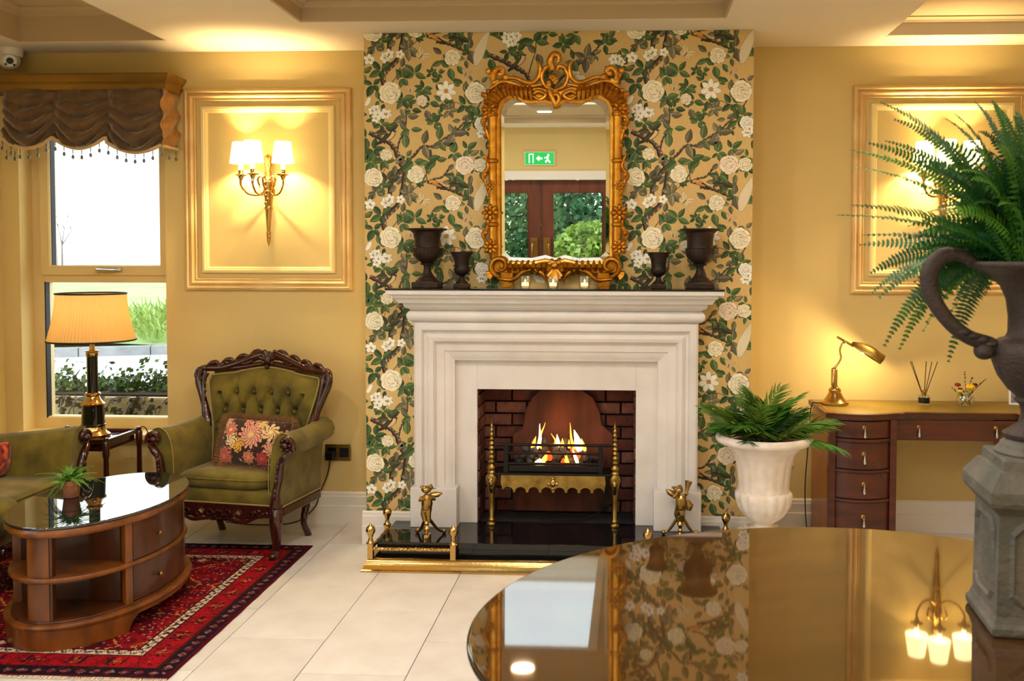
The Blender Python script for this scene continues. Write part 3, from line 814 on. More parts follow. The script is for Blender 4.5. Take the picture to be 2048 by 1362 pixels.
# fire grate
def grate():
    root = thing('fire_grate', 'brass and iron fire grate with turned finial posts and scalloped apron', 'fire grate', (-.369, 4.765, .13))
    X = .321
    for s in (-1, 1):
        leg = MB()
        leg.lathe([(.024, 0), (.026, .006), (.024, .014), (.016, .02), (.018, .03), (.012, .04), (.013, .12), (.017, .18), (.028, .225), (.033, .245), (.03, .262), (.02, .275)], 20)
        L = leg.build('leg', 'brass_old', root, (s*X, 0, 0))
        for a in range(6):
            t = 2*pi*a/6
        prof = [(.02, .275), (.025, .28), (.018, .29), (.023, .298), (.024, .306)]
        z = .306
        for r in (.021, .013, .022, .012, .02, .011, .019, .010, .018, .010, .016, .009, .017, .008, .013, .007, .011, .005, .008, .002):
            prof.append((r, z+.005)); z += .0118
        prof.append((0, z+.012))
        MB().lathe(prof, 20).build('finial_post', 'brass_old', root, (s*X, 0, 0))
        MB().tube(spline([(0, -.02, .262), (0, -.04, .24), (0, -.034, .205), (0, -.012, .17)], 4), [.007]*12+[.003], 8).build('leaf_knee', 'brass', root, (s*X, 0, 0))
    # apron with scalloped lower edge and centre cartouche
    pts = []
    W = .27
    pts += [(-W, .265), (-W-.004, .225)]
    n = 8; x = -W
    for i in range(n):
        cx0, cx1 = -W+2*W*i/n, -W+2*W*(i+1)/n
        for k in range(1, 8):
            a = pi-pi*k/8
            pts.append(((cx0+cx1)/2+(W/n)*.86*cos(a), .178+.026*sin(a)))
        pts.append((cx1-.006, .176)); pts.append((cx1+.006, .176)) if i < n-1 else None
    pts += [(W+.004, .225), (W, .265)]
    pts = [p for p in pts if p]
    MB().prism([(x, -.006, z) for x, z in pts], (0, .008, 0)).build('apron', 'brass_old', root, smooth=25)
    mb = MB().ball((0, -.010, .226), .017, sc=(.8, .5, 1.2)).ball((-.02, -.009, .222), .010, sc=(1, .5, 1)).ball((.02, -.009, .222), .010, sc=(1, .5, 1)).ball((0, -.009, .25), .008, sc=(1, .6, 1)).ball((0, -.009, .198), .008, sc=(1, .6, 1))
    mb.build('cartouche', 'brass', root)
    MB().cbox(-X+.01, X-.01, -.022, .14, .268, .279, .003).build('ash_ledge', 'iron', root, smooth=0)
    # basket of iron bars
    B = .246
    for s in (-1, 1):
        MB().cbox(s*B-.012, s*B+.012, -.012, .012, .279, .42, .003).build('upright', 'iron', root, smooth=0)
        MB().cbox(s*B-.006, s*B+.006, .0, .17, .30, .40, .002).build('side_plate', 'iron', root, smooth=0)
    for z, r in ((.424, .0075), (.380, .0065), (.326, .0065)):
        MB().cyl((-X if z > .42 else -B, 0, z), (X if z > .42 else B, 0, z), r).build('grate_bar', 'iron', root)
    MB().cbox(-B+.01, B-.01, -.002, .17, .283, .316, .003).build('fire_tray', 'iron', root, smooth=0)
grate()
# coals and flames
Rc = random.Random(3)
k = 0
for row, (z, n, w) in enumerate(((.452, 9, .20), (.482, 8, .19), (.512, 7, .17), (.538, 5, .13))):
    for i in range(n):
        x = -.369-w+2*w*(i+.5)/n+Rc.uniform(-.01, .01); yy = 4.835+row*.018+Rc.uniform(-.03, .03)
        r = Rc.uniform(.020, .028)
        mb = MB().ball((0, 0, 0), r, 9, 6, sc=(1.15, .9, .8))
        for q in range(len(mb.v)):
            v = Vector(mb.v[q]); mb.v[q] = tuple(v*(1+.35*noise.noise(v*40+Vector((k, 0, 0)))))
        hot = Rc.random() < .28 and row < 3
        o = mb.build('coal', 'coal_hot' if hot else 'coal', None, (x, yy, z), (Rc.uniform(0, 3), Rc.uniform(0, 3), Rc.uniform(0, 3)), smooth=25)
        tag(o, 'glowing orange ember in the grate' if hot else 'grey black lump of coal in the grate', 'coal', 'glowing embers' if hot else 'lumps of coal in the fire')
        k += 1
mat('flame', (255, 150, 40), .5, emit=(255, 150, 44), estr=4.2)
mat('flame_hot', (255, 225, 140), .5, emit=(255, 222, 140), estr=6.5)
def flame(x, y, z, hgt, w, lean, hot, curl=0.):
    pts = []; rd = []; hgt *= 1.35; w *= 1.3
    for i in range(11):
        t = i/10
        pts.append((lean*t+curl*sin(t*pi*1.4)*.5, 0, hgt*t)); rd.append(max(.0004, w*(sin(min(1, t*1.6+.18)*pi*.62))*(1-t)**.8))
    mb = MB().tube(pts, rd, 10, flat=1.)
    for q in range(len(mb.v)): 
        v = mb.v[q]; mb.v[q] = (v[0], v[1]*.45, v[2])
    o = mb.build('flame', 'flame_hot' if hot else 'flame', None, (x, y, z))
    tag(o, 'bright %s flame licking up from the coals' % ('yellow' if hot else 'orange'), 'flame', 'yellow flames of the fire' if hot else 'orange flames of the fire')
for a in ((-.457, 4.83, .52, .10, .010, .018, True, .012), (-.438, 4.835, .52, .105, .007, .012, False, -.022), (-.485, 4.83, .52, .05, .012, .02, False), (-.37, 4.84, .535, .05, .005, -.006, False, .02), (-.345, 4.84, .53, .05, .012, -.01, True), (-.325, 4.835, .53, .035, .010, .0, False), (-.262, 4.83, .52, .105, .007, -.028, False, -.01), (-.235, 4.83, .51, .085, .024, -.026, True, .006), (-.205, 4.835, .51, .05, .012, -.02, False), (-.29, 4.83, .525, .035, .009, .0, False),
          (-.42, 4.775, .465, .035, .014, .02, False), (-.44, 4.785, .45, .022, .03, .0, True), (-.24, 4.775, .455, .06, .010, -.03, True), (-.30, 4.78, .46, .03, .012, .0, False), (-.29, 4.785, .45, .035, .009, -.02, False), (-.245, 4.785, .45, .035, .006, -.015, False)):
    flame(*a)
point_light((-.34, 4.80, .60), 1.2, (1.0, .45, .12), .05)
mb = MB().tube(spline([(-.45, 4.86, .14), (-.41, 4.83, .15), (-.34, 4.82, .142), (-.2, 4.85, .145), (-.1, 4.9, .19), (-.05, 4.98, .2)], 6), .004, 6)
tag(mb.build('gas_pipe', 'iron'), 'thin dark gas pipe lying under the grate', 'pipe')

# brass fender around the hearth
def finial(mb, x, y, z):
    mb.lathe([(.020, z), (.022, z+.006), (.014, z+.014), (.009, z+.03), (.014, z+.046), (.022, z+.06), (.0235, z+.072), (.019, z+.085), (.008, z+.093), (.006, z+.098), (0, z+.103)], 18, (x, y, 0))
def fender():
    root = thing('hearth_fender', 'polished brass fender with ball finials and twisted rope rails', 'fender', (MX, 4.40, 0))
    HW = .897
    prof = [(.0, 0), (-.022, .0), (-.022, .008), (-.014, .012), (-.010, .03), (.0, .05), (.012, .058), (.03, .058), (.03, .0)]
    rows = [[(-HW+b, .36, c) for b, c in prof], [(-HW+b, b, c) for b, c in prof], [(HW-b, b, c) for b, c in prof], [(HW-b, .36, c) for b, c in prof]]
    for i in range(3):
        MB().strip(rows[i:i+2]).poly(rows[i]).poly(rows[i+1]).build('base_rail', 'brass' if i == 1 else 'brass_dark', root, smooth=35)
    for x, y in ((-HW+.018, .016), (-.472, .016), (.472, .016), (HW-.018, .016), (-HW+.018, .335), (HW-.018, .335)):
        mb = MB().cbox(x-.0135, x+.0135, y-.0135, y+.0135, .056, .128, .002)
        p = mb.build('post', 'brass', root, smooth=0)
        m2 = MB(); finial(m2, x, y, .127); m2.build('finial', 'brass', p)
    def rope(a, b, n):
        mb = MB()
        for ph in (0, 2*pi/3, 4*pi/3):
            pts = []
            for i in range(n*6+1):
                t = i/(n*6); p = Vector(a).lerp(Vector(b), t); an = ph+2*pi*n*t/3
                d = (Vector(b)-Vector(a)).normalized(); u = Vector((0, 0, 1)); w = d.cross(u)
                pts.append(p+u*(.0045*cos(an))+w*(.0045*sin(an)))
            mb.tube(pts, .0050, 6)
        mb.build('rope_rail', 'brass', root)
    for s in (-1, 1):
        rope((s*(HW-.03), .016, .104), (s*.486, .016, .104), 38)
        rope((s*(HW-.018), .03, .104), (s*(HW-.018), .322, .104), 30)
fender()

# two brass statuettes on the hearth
def cherub(loc, rz, kind, lab):
    root = thing('brass_statuette', lab, 'statuette', loc, rz)
    b = MB()
    # legs, trunk, arms, head as overlapping tapered limbs, fused by the remesh
    b.tube([(.008, 0, .075), (.006, -.004, .11), (.005, 0, .145)], [.008, .011, .015], 8)
    b.tube([(-.006, .006, .07), (-.012, .004, .11), (-.004, 0, .145)], [.008, .011, .015], 8)
    b.tube([(0, 0, .14), (.002, -.002, .165), (.002, -.002, .195), (.002, 0, .212)], [.018, .0205, .019, .011], 10)
    if kind == 0:
        b.tube([(.018, 0, .20), (.030, -.012, .19), (.022, -.024, .203)], [.008, .007, .005], 7)
        b.tube([(-.016, 0, .20), (-.020, -.016, .185), (.0, -.026, .195)], [.008, .007, .005], 7)
        b.ball((.0, -.002, .236), .0185, 10, 8)
        for i in range(9): b.ball((.0+.015*cos(i*.8), .004+.012*sin(i*1.1), .247+.004*sin(i*2.)), .0075, 6, 5)
        b.tube([(.012, .014, .20), (.035, .02, .205), (.052, .018, .212)], [.016, .015, .004], 8)   # wing
        b.tube([(.012, .012, .235), (.034, .014, .238)], [.006, .002], 6)
    else:
        b.tube([(.014, 0, .205), (.022, -.012, .22), (.020, -.012, .245)], [.008, .007, .006], 7)
        b.tube([(-.014, 0, .20), (-.024, -.014, .205), (-.012, -.018, .225)], [.008, .007, .005], 7)
        b.ball((-.006, -.002, .234), .017, 10, 8)
        for i in range(8): b.ball((-.012+.014*cos(i*.8), .004+.01*sin(i*1.1), .246+.004*sin(i*2.)), .007, 6, 5)
        b.tube([(-.012, .014, .195), (-.034, .018, .215), (-.05, .014, .232)], [.015, .016, .004], 8)
        b.tube([(.03, .008, .13), (.034, .008, .155), (.028, .004, .18)], [.010, .014, .006], 8)
    b.xf(Matrix.Translation((0, 0, .012 if kind == 0 else 0)) @ Matrix.Diagonal((1.4, 1.4, 1, 1)))
    body = b.build('figure', 'brass_dark', root, remesh=.0026)
    if kind == 1:
        MB().lathe([(.009, 0), (.012, .02), (.019, .048), (.017, .049), (.010, .02), (.0, .018)], 14).xf(Matrix.Translation((.030, -.016, .235)) @ Matrix.Rotation(.2, 4, 'Y')).build('horn', 'brass_dark', root)
    # turned stem and three scroll feet
    MB().lathe([(.016, .0), (.017, .005), (.010, .012), (.007, .022), (.012, .03), (.007, .04), (.010, .05), (.016, .058), (.015, .066), (.008, .075)] if kind else [(.022, 0), (.0235, .016), (.022, .026), (.009, .029), (.007, .036), (.013, .046), (.018, .052), (.013, .06), (.008, .068), (.014, .078), (.008, .09)], 16).build('stem', 'brass', root)
    for a in ((.97, pi-.97) if kind == 0 else (.3, pi-.3)):
        q = 1.33 if kind == 0 else .95
        dx, dy = cos(a)*q, sin(a)*q
        p = spline([(0, 0, .105), (dx*.02, dy*.02, .085), (dx*.05, dy*.05, .04), (dx*.075, dy*.075, .016), (dx*.088, dy*.088, .02)], 5)
        f = MB().tube(p, rads(len(p), .010, .009, .0075, .006, .004), 8)
        f = f.build('scroll_leg', 'brass_dark', root)
        MB().ball((dx*.09, dy*.09, .0125), .0125, 10, 8).build('ball_foot', 'brass_dark', f)
cherub((-.978, 4.505, .13), 0, 0, 'brass cherub statuette standing on the hearth beside the twisted fender rail')
cherub((.283, 4.622, .13), 0, 1, 'brass statuette raising a horn, on the hearth by the white urn')

# ================================================================== things on the mantel shelf
ZS = 1.372
def gad(n, amp, z0, z1):
    return lambda t, z, r: (amp*abs(sin(n*t/2)) - amp*.5 if z0 < z < z1 else 0)
def black_urn(loc, s, lab, grp, big=True):
    root = thing('iron_urn', lab, 'urn', loc)
    if big:
        bw = .068
        body = [(.018, .115), (.034, .118), (.036, .124), (.03, .128), (.046, .14), (.066, .163), (.073, .185), (.073, .203), (.066, .206), (.0645, .212), (.066, .25), (.072, .278), (.085, .291), (.102, .296), (.104, .302), (.098, .303), (.07, .296), (.06, .25), (.0, .22)]
        MB().lathe(body, 64, wob=gad(26, .05, .135, .205)).build('bowl', 'urn_iron', root)
        MB().lathe([(.05, .042), (.048, .048), (.034, .06), (.022, .08), (.018, .1), (.02, .116)], 28).build('stem', 'urn_iron', root)
        MB().cbox(-bw, bw, -bw, bw, 0, .03, .004).build('base', 'urn_iron', root, smooth=0)
        MB().lathe([(.062, .029), (.06, .036), (.05, .043)], 28).build('foot', 'urn_iron', root)
    else:
        bw = .039
        MB().lathe([(.014, .062), (.022, .066), (.034, .076), (.041, .092), (.040, .100), (.036, .106), (.037, .13), (.043, .155), (.056, .178), (.059, .184), (.054, .185), (.04, .165), (.0, .14)], 40, wob=gad(18, .05, .07, .1)).build('bowl', 'urn_iron', root)
        MB().lathe([(.034, .022), (.03, .03), (.016, .042), (.012, .055), (.016, .064)], 24).build('stem', 'urn_iron', root)
        MB().cbox(-bw, bw, -bw, bw, 0, .022, .003).build('base', 'urn_iron', root, smooth=0)
black_urn((-1.012, 4.70, ZS), 1, 'large dark iron urn beside the mirror, on the mantel end near the armchair', None)
black_urn((.378, 4.70, ZS), 1, 'large dark iron urn on the mantel end near the white planter', None)
black_urn((-.832, 4.69, ZS), 1, 'small dark goblet urn between the mirror and the large urn towards the armchair', None, False)
black_urn((.169, 4.69, ZS), 1, 'small dark goblet urn between the mirror and the large urn towards the desk', None, False)
mat('tealight', (255, 230, 180), .5, emit=(255, 214, 130), estr=3.0)
tl = None
for x in (-.502, -.361, -.203):
    if tl is None:
        tl = thing('tealight_holder', 'clear glass tealight holder with a lit candle below the mirror', 'candle holder', (x, 4.64, ZS), 0, 'glass tealight holders on the mantel')
        MB().lathe([(.022, 0), (.026, .004), (.029, .03), (.031, .062), (.029, .062), (.026, .02), (.0, .016)], 24, wob=lambda t, z, r: .02*sin(8*t)).build('glass_cup', 'glass', tl)
        MB().lathe([(.018, .014), (.018, .03), (.0, .032)], 18).build('candle', 'tealight', tl)
        MB().tube([(0, 0, .031), (.001, 0, .04), (0, 0, .05)], [.004, .005, .0005], 8).build('flame', 'tealight', tl)
    else: dup_tree(tl, (x, 4.64, ZS))

# ================================================================== gilt mirror
def mirror():
    # local frame: origin at the bottom centre, x along the wall, -y into the room, z up
    root = thing('gilt_mirror', 'tall wall mirror with an ornate gold scrollwork surround above the mantel', 'mirror', (-.361, 4.80, 1.40), 0)
    root.rotation_euler = (radians(2.1), 0, 0)
    W, Hh = .287, .965         # half width of the glass, top of glass; glass bottom z=.10
    def outline(inset):
        p = []
        w = W-inset; zb = .105+inset; zt = Hh-inset
        p += [(-w+.03, zb+.0), (-.12, zb-.004), (-.05, zb+.012), (0, zb-.004), (.05, zb+.012), (.12, zb-.004), (w-.03, zb), (w, zb+.03)]
        p += [(w, zt-.09), (w-.02, zt-.045), (w-.06, zt-.018), (w-.10, zt-.016), (w-.135, zt-.04), (w-.17, zt-.044), (.05, zt-.038), (0, zt-.055)]
        q = [(-x, z) for x, z in p[8:-1]][::-1]
        return p+q+[(-w, zb+.03)]
    o1, o2 = outline(0), outline(.026)
    mb = MB(); n = len(o1)
    mb._add([(x, -.012, z) for x, z in o1]+[(x, -.016, z) for x, z in o2], [(i, (i+1) % n, n+(i+1) % n, n+i) for i in range(n)])
    mb.build('glass_bevel', 'mirror', root, smooth=0)
    MB().poly([(x, -.016, z) for x, z in o2]).build('mirror_glass', 'mirror', root, smooth=0)
    # dark backing board
    o3 = outline(-.02)
    MB().prism([(x, -.010, z) for x, z in o3], (0, .012, 0)).build('backing_board', 'trim_black', root, smooth=0)
    # inner gilt edge follows the outline
    mb = MB().tube([(x, -.024, z) for x, z in outline(-.006)], .011, 8, closed=True)
    mb.build('inner_moulding', 'gilt_hi', root)
    for s in (-1, 1):
        # side columns
        mb = MB().tube([(s*(W+.033), -.022, z) for z in (.15, .3, .5, .62, .80, .88)], [.027, .025, .024, .024, .026, .028], 14)
        mb.build('side_column', 'gilt_hi', root)
        for z in (.30, .625, .86):
            MB().lathe([(.026, -.012), (.033, -.006), (.033, .006), (.026, .012)], 16).xf(Matrix.Translation((s*(W+.033), -.022, z))).build('collar', 'gilt', root)
        # rosette flowers
        for z, r in ((.36, .047), (.185, .044), (.50, .028), (.885, .04)):
            mb = MB(); cx = s*(W+.045)
            for k in range(8):
                a = 2*pi*k/8
                mb.ball((cx+cos(a)*r*.58, -.05, z+sin(a)*r*.58), r*.42, 8, 6, sc=(1, .5, .55), rot=Matrix.Rotation(-a, 3, 'Y'))
            mb.ball((cx, -.058, z), r*.28, 8, 6)
            mb.build('rosette', 'gilt', root)
        # leafy scrolls climbing the outer edge
        mb = MB()
        for z0, z1, a in ((.20, .36, 1), (.38, .54, -1), (.50, .66, 1), (.64, .82, -1), (.78, .93, 1)):
            cx = s*(W+.062)
            p = spline([(cx, -.02, z0), (cx+s*.022*a, -.026, lerp(z0, z1, .3)), (cx-s*.006, -.03, lerp(z0, z1, .62)), (cx+s*.016, -.026, z1)], 6)
            mb.tube(p, rads(len(p), .004, .013, .011, .004), 8)
            mb.ball((cx+s*.012*a, -.03, lerp(z0, z1, .35)), .014, 8, 6)
        Rm = random.Random(4)
        for k in range(22):
            z = Rm.uniform(.74, .98); mb.ball((s*(W+.058+Rm.uniform(-.01, .028)), -.03, z), Rm.uniform(.009, .016), 7, 5)
        mb.build('leaf_scroll', 'gilt', root)
        # gadrooned shell corners, top
        mb = MB()
        for k in range(13):
            t = k/12; a = lerp(-.25, 1.72, min(1, t*1.5)) if t < .67 else 1.72
            if t < .60:
                an = lerp(-.15, pi/2, t/.60); c0 = (s*(W-.055), Hh-.078)
                p0 = (c0[0]+s*cos(an)*.072, c0[1]+sin(an)*.072); p1 = (c0[0]+s*cos(an)*.135, c0[1]+sin(an)*.128)
            else:
                x = s*lerp(W-.055, .12, (t-.60)/.40); p0 = (x, Hh-.012-.022*(t-.6)/.4); p1 = (x+s*.008, Hh+.046)
            mb.tube([(p0[0], -.022, p0[1]), ((p0[0]+p1[0])/2, -.052, (p0[1]+p1[1])/2), (p1[0], -.02, p1[1])], [.010, .0145, .012], 8)
        mb.build('shell_corner', 'gilt', root)
        # top rail C-scrolls
        mb = MB()
        p = spline([(s*.30, -.02, Hh+.055), (s*.22, -.03, Hh+.082), (s*.13, -.03, Hh+.055), (s*.085, -.03, Hh+.08), (s*.075, -.03, Hh+.14), (s*.092, -.03, Hh+.165)], 6)
        mb.tube(p, rads(len(p), .012, .010, .012, .014, .012, .005), 9)
        p = spline([(s*.33, -.02, Hh+.03), (s*.27, -.03, Hh+.062), (s*.20, -.032, Hh+.05), (s*.15, -.03, Hh+.035), (s*.06, -.03, Hh+.048)], 6)
        mb.tube(p, rads(len(p), .010, .012, .010, .010, .007), 9)
        p = spline([(s*.31, -.02, Hh+.05), (s*.315, -.03, Hh+.10), (s*.29, -.03, Hh+.128), (s*.262, -.03, Hh+.118), (s*.27, -.03, Hh+.095)], 6)
        mb.tube(p, rads(len(p), .015, .017, .014, .012, .006), 9)
        for k in range(7):
            mb.ball((s*(.25+.015*k), -.03, Hh+.085+.03*sin(k*1.3)), .016, 8, 6, sc=(1, .7, 1))
        p = spline([(s*.12, -.03, Hh-.005), (s*.085, -.036, Hh+.012), (s*.045, -.036, Hh-.008), (s*.075, -.036, Hh-.03), (s*.11, -.034, Hh-.012)], 6)
        mb.tube(p, rads(len(p), .008, .012, .011, .010, .006), 9)
        mb.build('top_scroll', 'gilt_hi', root)
        # bottom: shell and scroll
        mb = MB()
        p = spiral((s*.285, -.03, .085), .056, .012, -pi/2, -pi/2+s*2*pi*1.2, 26)
        mb.tube(p, rads(27, .012, .015, .006), 9)
        for k in range(5):
            a = pi*1.05+k*.2 if s < 0 else -pi*.05-k*.2
            mb.tube([(s*.315, -.02, .055), (s*.315+cos(a)*.045, -.03, .055+sin(a)*.045)], [.006, .012], 7)
        p = spline([(s*.30, -.03, .02), (s*.22, -.034, .015), (s*.17, -.034, .055), (s*.11, -.034, .07), (s*.06, -.034, .04), (s*.045, -.034, .005)], 6)
        mb.tube(p, rads(len(p), .006, .012, .012, .013, .011, .005), 9)
        for k in range(7):
            x = s*lerp(.24, .06, k/6); mb.tube([(x, -.024, .055+.012*sin(k)), (x-s*.006, -.05, .08), (x-s*.01, -.022, .105)], [.009, .0145, .009], 8)
        mb.build('bottom_scroll', 'gilt', root)
    # solid ground of the frame behind the carving
    def band(name, pts, d=.03):
        MB().prism([(x, -.002, z) for x, z in pts], (0, -d, 0)).build(name, 'gilt', root, smooth=0, bevel=.006)
    band('top_rail', [(-W-.055, Hh-.10), (-W-.05, Hh+.03), (-.12, Hh+.045), (-.05, Hh+.03), (.05, Hh+.03), (.12, Hh+.045), (W+.05, Hh+.03), (W+.055, Hh-.10), (W+.008, Hh-.10), (W-.02, Hh-.03), (W-.07, Hh-.005), (.13, Hh-.028), (-.13, Hh-.028), (-W+.07, Hh-.005), (-W+.02, Hh-.03), (-W-.008, Hh-.10)], .018)
    band('bottom_rail', [(-W-.05, .17), (-W-.04, .05), (-.2, .045), (-.1, .075), (0, .04), (.1, .075), (.2, .045), (W+.04, .05), (W+.05, .17), (W+.008, .17), (W-.02, .107), (-W+.02, .107), (-W-.008, .17)], .018)
    for s in (-1, 1):
        a, b = sorted((s*(W+.008), s*(W+.058)))
        MB().box(a, b, -.012, -.002, .15, Hh-.08).build('side_ground', 'gilt', root, smooth=0)
    # crest cartouche
    mb = MB()
    for s in (-1, 1):
        p = spline([(s*.012, -.03, Hh+.02), (s*.05, -.034, Hh+.04), (s*.066, -.034, Hh+.085), (s*.05, -.034, Hh+.125), (s*.02, -.034, Hh+.135), (s*.012, -.034, Hh+.115)], 6)
        mb.tube(p, rads(len(p), .009, .012, .011, .013, .012, .007), 9)
    for k in range(10): mb.ball((-.012+.02*cos(k*1.9), -.034, Hh+.065+.022*sin(k*2.3)), .014, 8, 6)
    p = spline([(-.01, -.034, Hh+.12), (-.022, -.04, Hh+.16), (-.006, -.042, Hh+.194), (.018, -.042, Hh+.19), (.022, -.044, Hh+.168), (.010, -.044, Hh+.155)], 6)
    mb.tube(p, rads(len(p), .018, .020, .017, .016, .014, .007), 10)
    p = spline([(-.03, -.034, Hh+.02), (-.012, -.04, Hh-.02), (.004, -.042, Hh-.055), (.022, -.04, Hh-.03), (.012, -.04, Hh-.004), (-.005, -.04, Hh-.012)], 6)
    mb.tube(p, rads(len(p), .014, .016, .014, .013, .011, .006), 10)
    mb.build('crest', 'gilt_hi', root)
    mb = MB()
    for k in range(6):
        a = -pi/2+(k-2.5)*.35; mb.tube([(0, -.03, .085), (cos(a)*.05, -.05, .07+sin(a)*.06)], [.008, .013], 8)
    mb.ball((0, -.05, .09), .018, 8, 6); mb.ball((.022, -.05, .105), .013, 8, 6); mb.ball((-.024, -.05, .10), .013, 8, 6)
    mb.build('bottom_leaf', 'gilt_hi', root)
    MB().box(-.28, -.22, -.03, 0, -.026, .05).build('support_foot', 'gilt', root, smooth=0); MB().box(.22, .28, -.03, 0, -.026, .05).build('support_foot', 'gilt', root, smooth=0)
mirror()

# ================================================================== wall panels and sconces
def wall_panel(x0, x1, z0, z1, lab):
    root = thing('wall_panel', lab, 'wall panel', ((x0+x1)/2, YW, (z0+z1)/2))
    hx, hz = (x1-x0)/2, (z1-z0)/2
    MB().frame(-hx, hx, -hz, hz, [(0, 0), (0, .016), (.006, .024), (.016, .028), (.024, .024), (.027, .018), (.032, .018), (.036, .026), (.044, .028), (.050, .022), (.054, .014), (.060, .014), (.064, .018), (.068, .012), (.068, 0)]).build('outer_moulding', 'frame_gold', root, smooth=25)
    i = .098
    MB().frame(-hx+i, hx-i, -hz+i, hz-i, [(0, 0), (0, .012), (.005, .020), (.018, .022), (.024, .016), (.028, .016), (.034, .012), (.038, .006), (.038, 0)]).build('inner_moulding', 'frame_cream', root, smooth=25)
wall_panel(-2.525, -1.552, 1.337, 2.487, 'cream and gold moulded wall panel over the green armchair')
wall_panel(1.254, 2.227, 1.332, 2.482, 'cream and gold moulded wall panel over the desk')
# lampshade: lit fabric
mat('shade_white', (255, 240, 205), .7, emit=(255, 226, 160), estr=4.5)
mat('bulb_glow', (255, 240, 205), .5, emit=(255, 226, 160), estr=12.)
def sconce(x, z, lab):
    root = thing('wall_sconce', lab, 'wall light', (x, YW, z))
    # tapering carved back stem, z relative to its lower tip
    MB().lathe([(0, 0), (.010, .035), (.012, .05), (.009, .054), (.013, .058), (.013, .066), (.010, .07), (.013, .078), (.013, .084), (.010, .088), (.018, .21), (.022, .215), (.022, .225), (.018, .23), (.030, .36), (.034, .368), (.026, .38), (.016, .40), (.02, .42), (.013, .44), (.021, .47), (.016, .49), (.024, .51), (.0, .53)], 20, (0, -.028, 0), wob=lambda t, zz, r: .12*abs(sin(4*t)) if .23 < zz < .36 else 0).build('back_stem', 'brass', root)
    mb = MB()
    for k in range(5): 
        mb.ball((.006*((k % 2)*2-1), -.055, .25+.022*k), .010, 8, 6)
    mb.build('leaf_carving', 'brass', root)
    MB().cyl((0, 0, .32), (0, -.03, .32), .03, n=16).build('wall_plate', 'brass', root)
    for (ax, ay) in ((-.128, -.10), (-.030, -.175), (.120, -.12)):
        p = spline([(0, -.045, .355), (ax*.25, ay*.35-.01, .40), (ax*.42, ay*.45, .385), (ax*.36, ay*.4, .35), (ax*.3, ay*.38, .345)], 6)
        a = MB().tube(p, rads(len(p), .006, .005, .006, .006, .007), 7)
        p = spline([(0, -.045, .33), (ax*.35, ay*.5, .295), (ax*.75, ay*.82, .30), (ax, ay, .345), (ax, ay, .385)], 6)
        a.tube(p, rads(len(p), .007, .006, .0055, .006, .007), 8)
        a = a.build('arm', 'brass', root)
        MB().lathe([(.006, .372), (.012, .385), (.016, .395), (.034, .402), (.035, .405), (.016, .407), (.013, .412), (.014, .43), (.0115, .432)], 18, (ax, ay, 0)).build('drip_pan', 'brass', a)
        MB().lathe([(.0115, .43), (.0115, .478), (0, .479)], 14, (ax, ay, 0)).build('candle_sleeve', 'bulb_glow', a)
        s = MB().lathe([(.060, .468), (.0585, .475), (.0435, .582), (.0425, .586)], 30, (ax, ay, 0), cap=False)
        s.build('lamp_shade', 'shade_white', a, solid=.002)
        point_light((x+ax, YW+ay, z+.518), 19, WARM, .018)
sconce(-2.030, 1.585, 'three armed brass wall sconce with white shades in the panel over the armchair')
sconce(1.745, 1.575, 'three armed brass wall sconce with white shades behind the big fern')

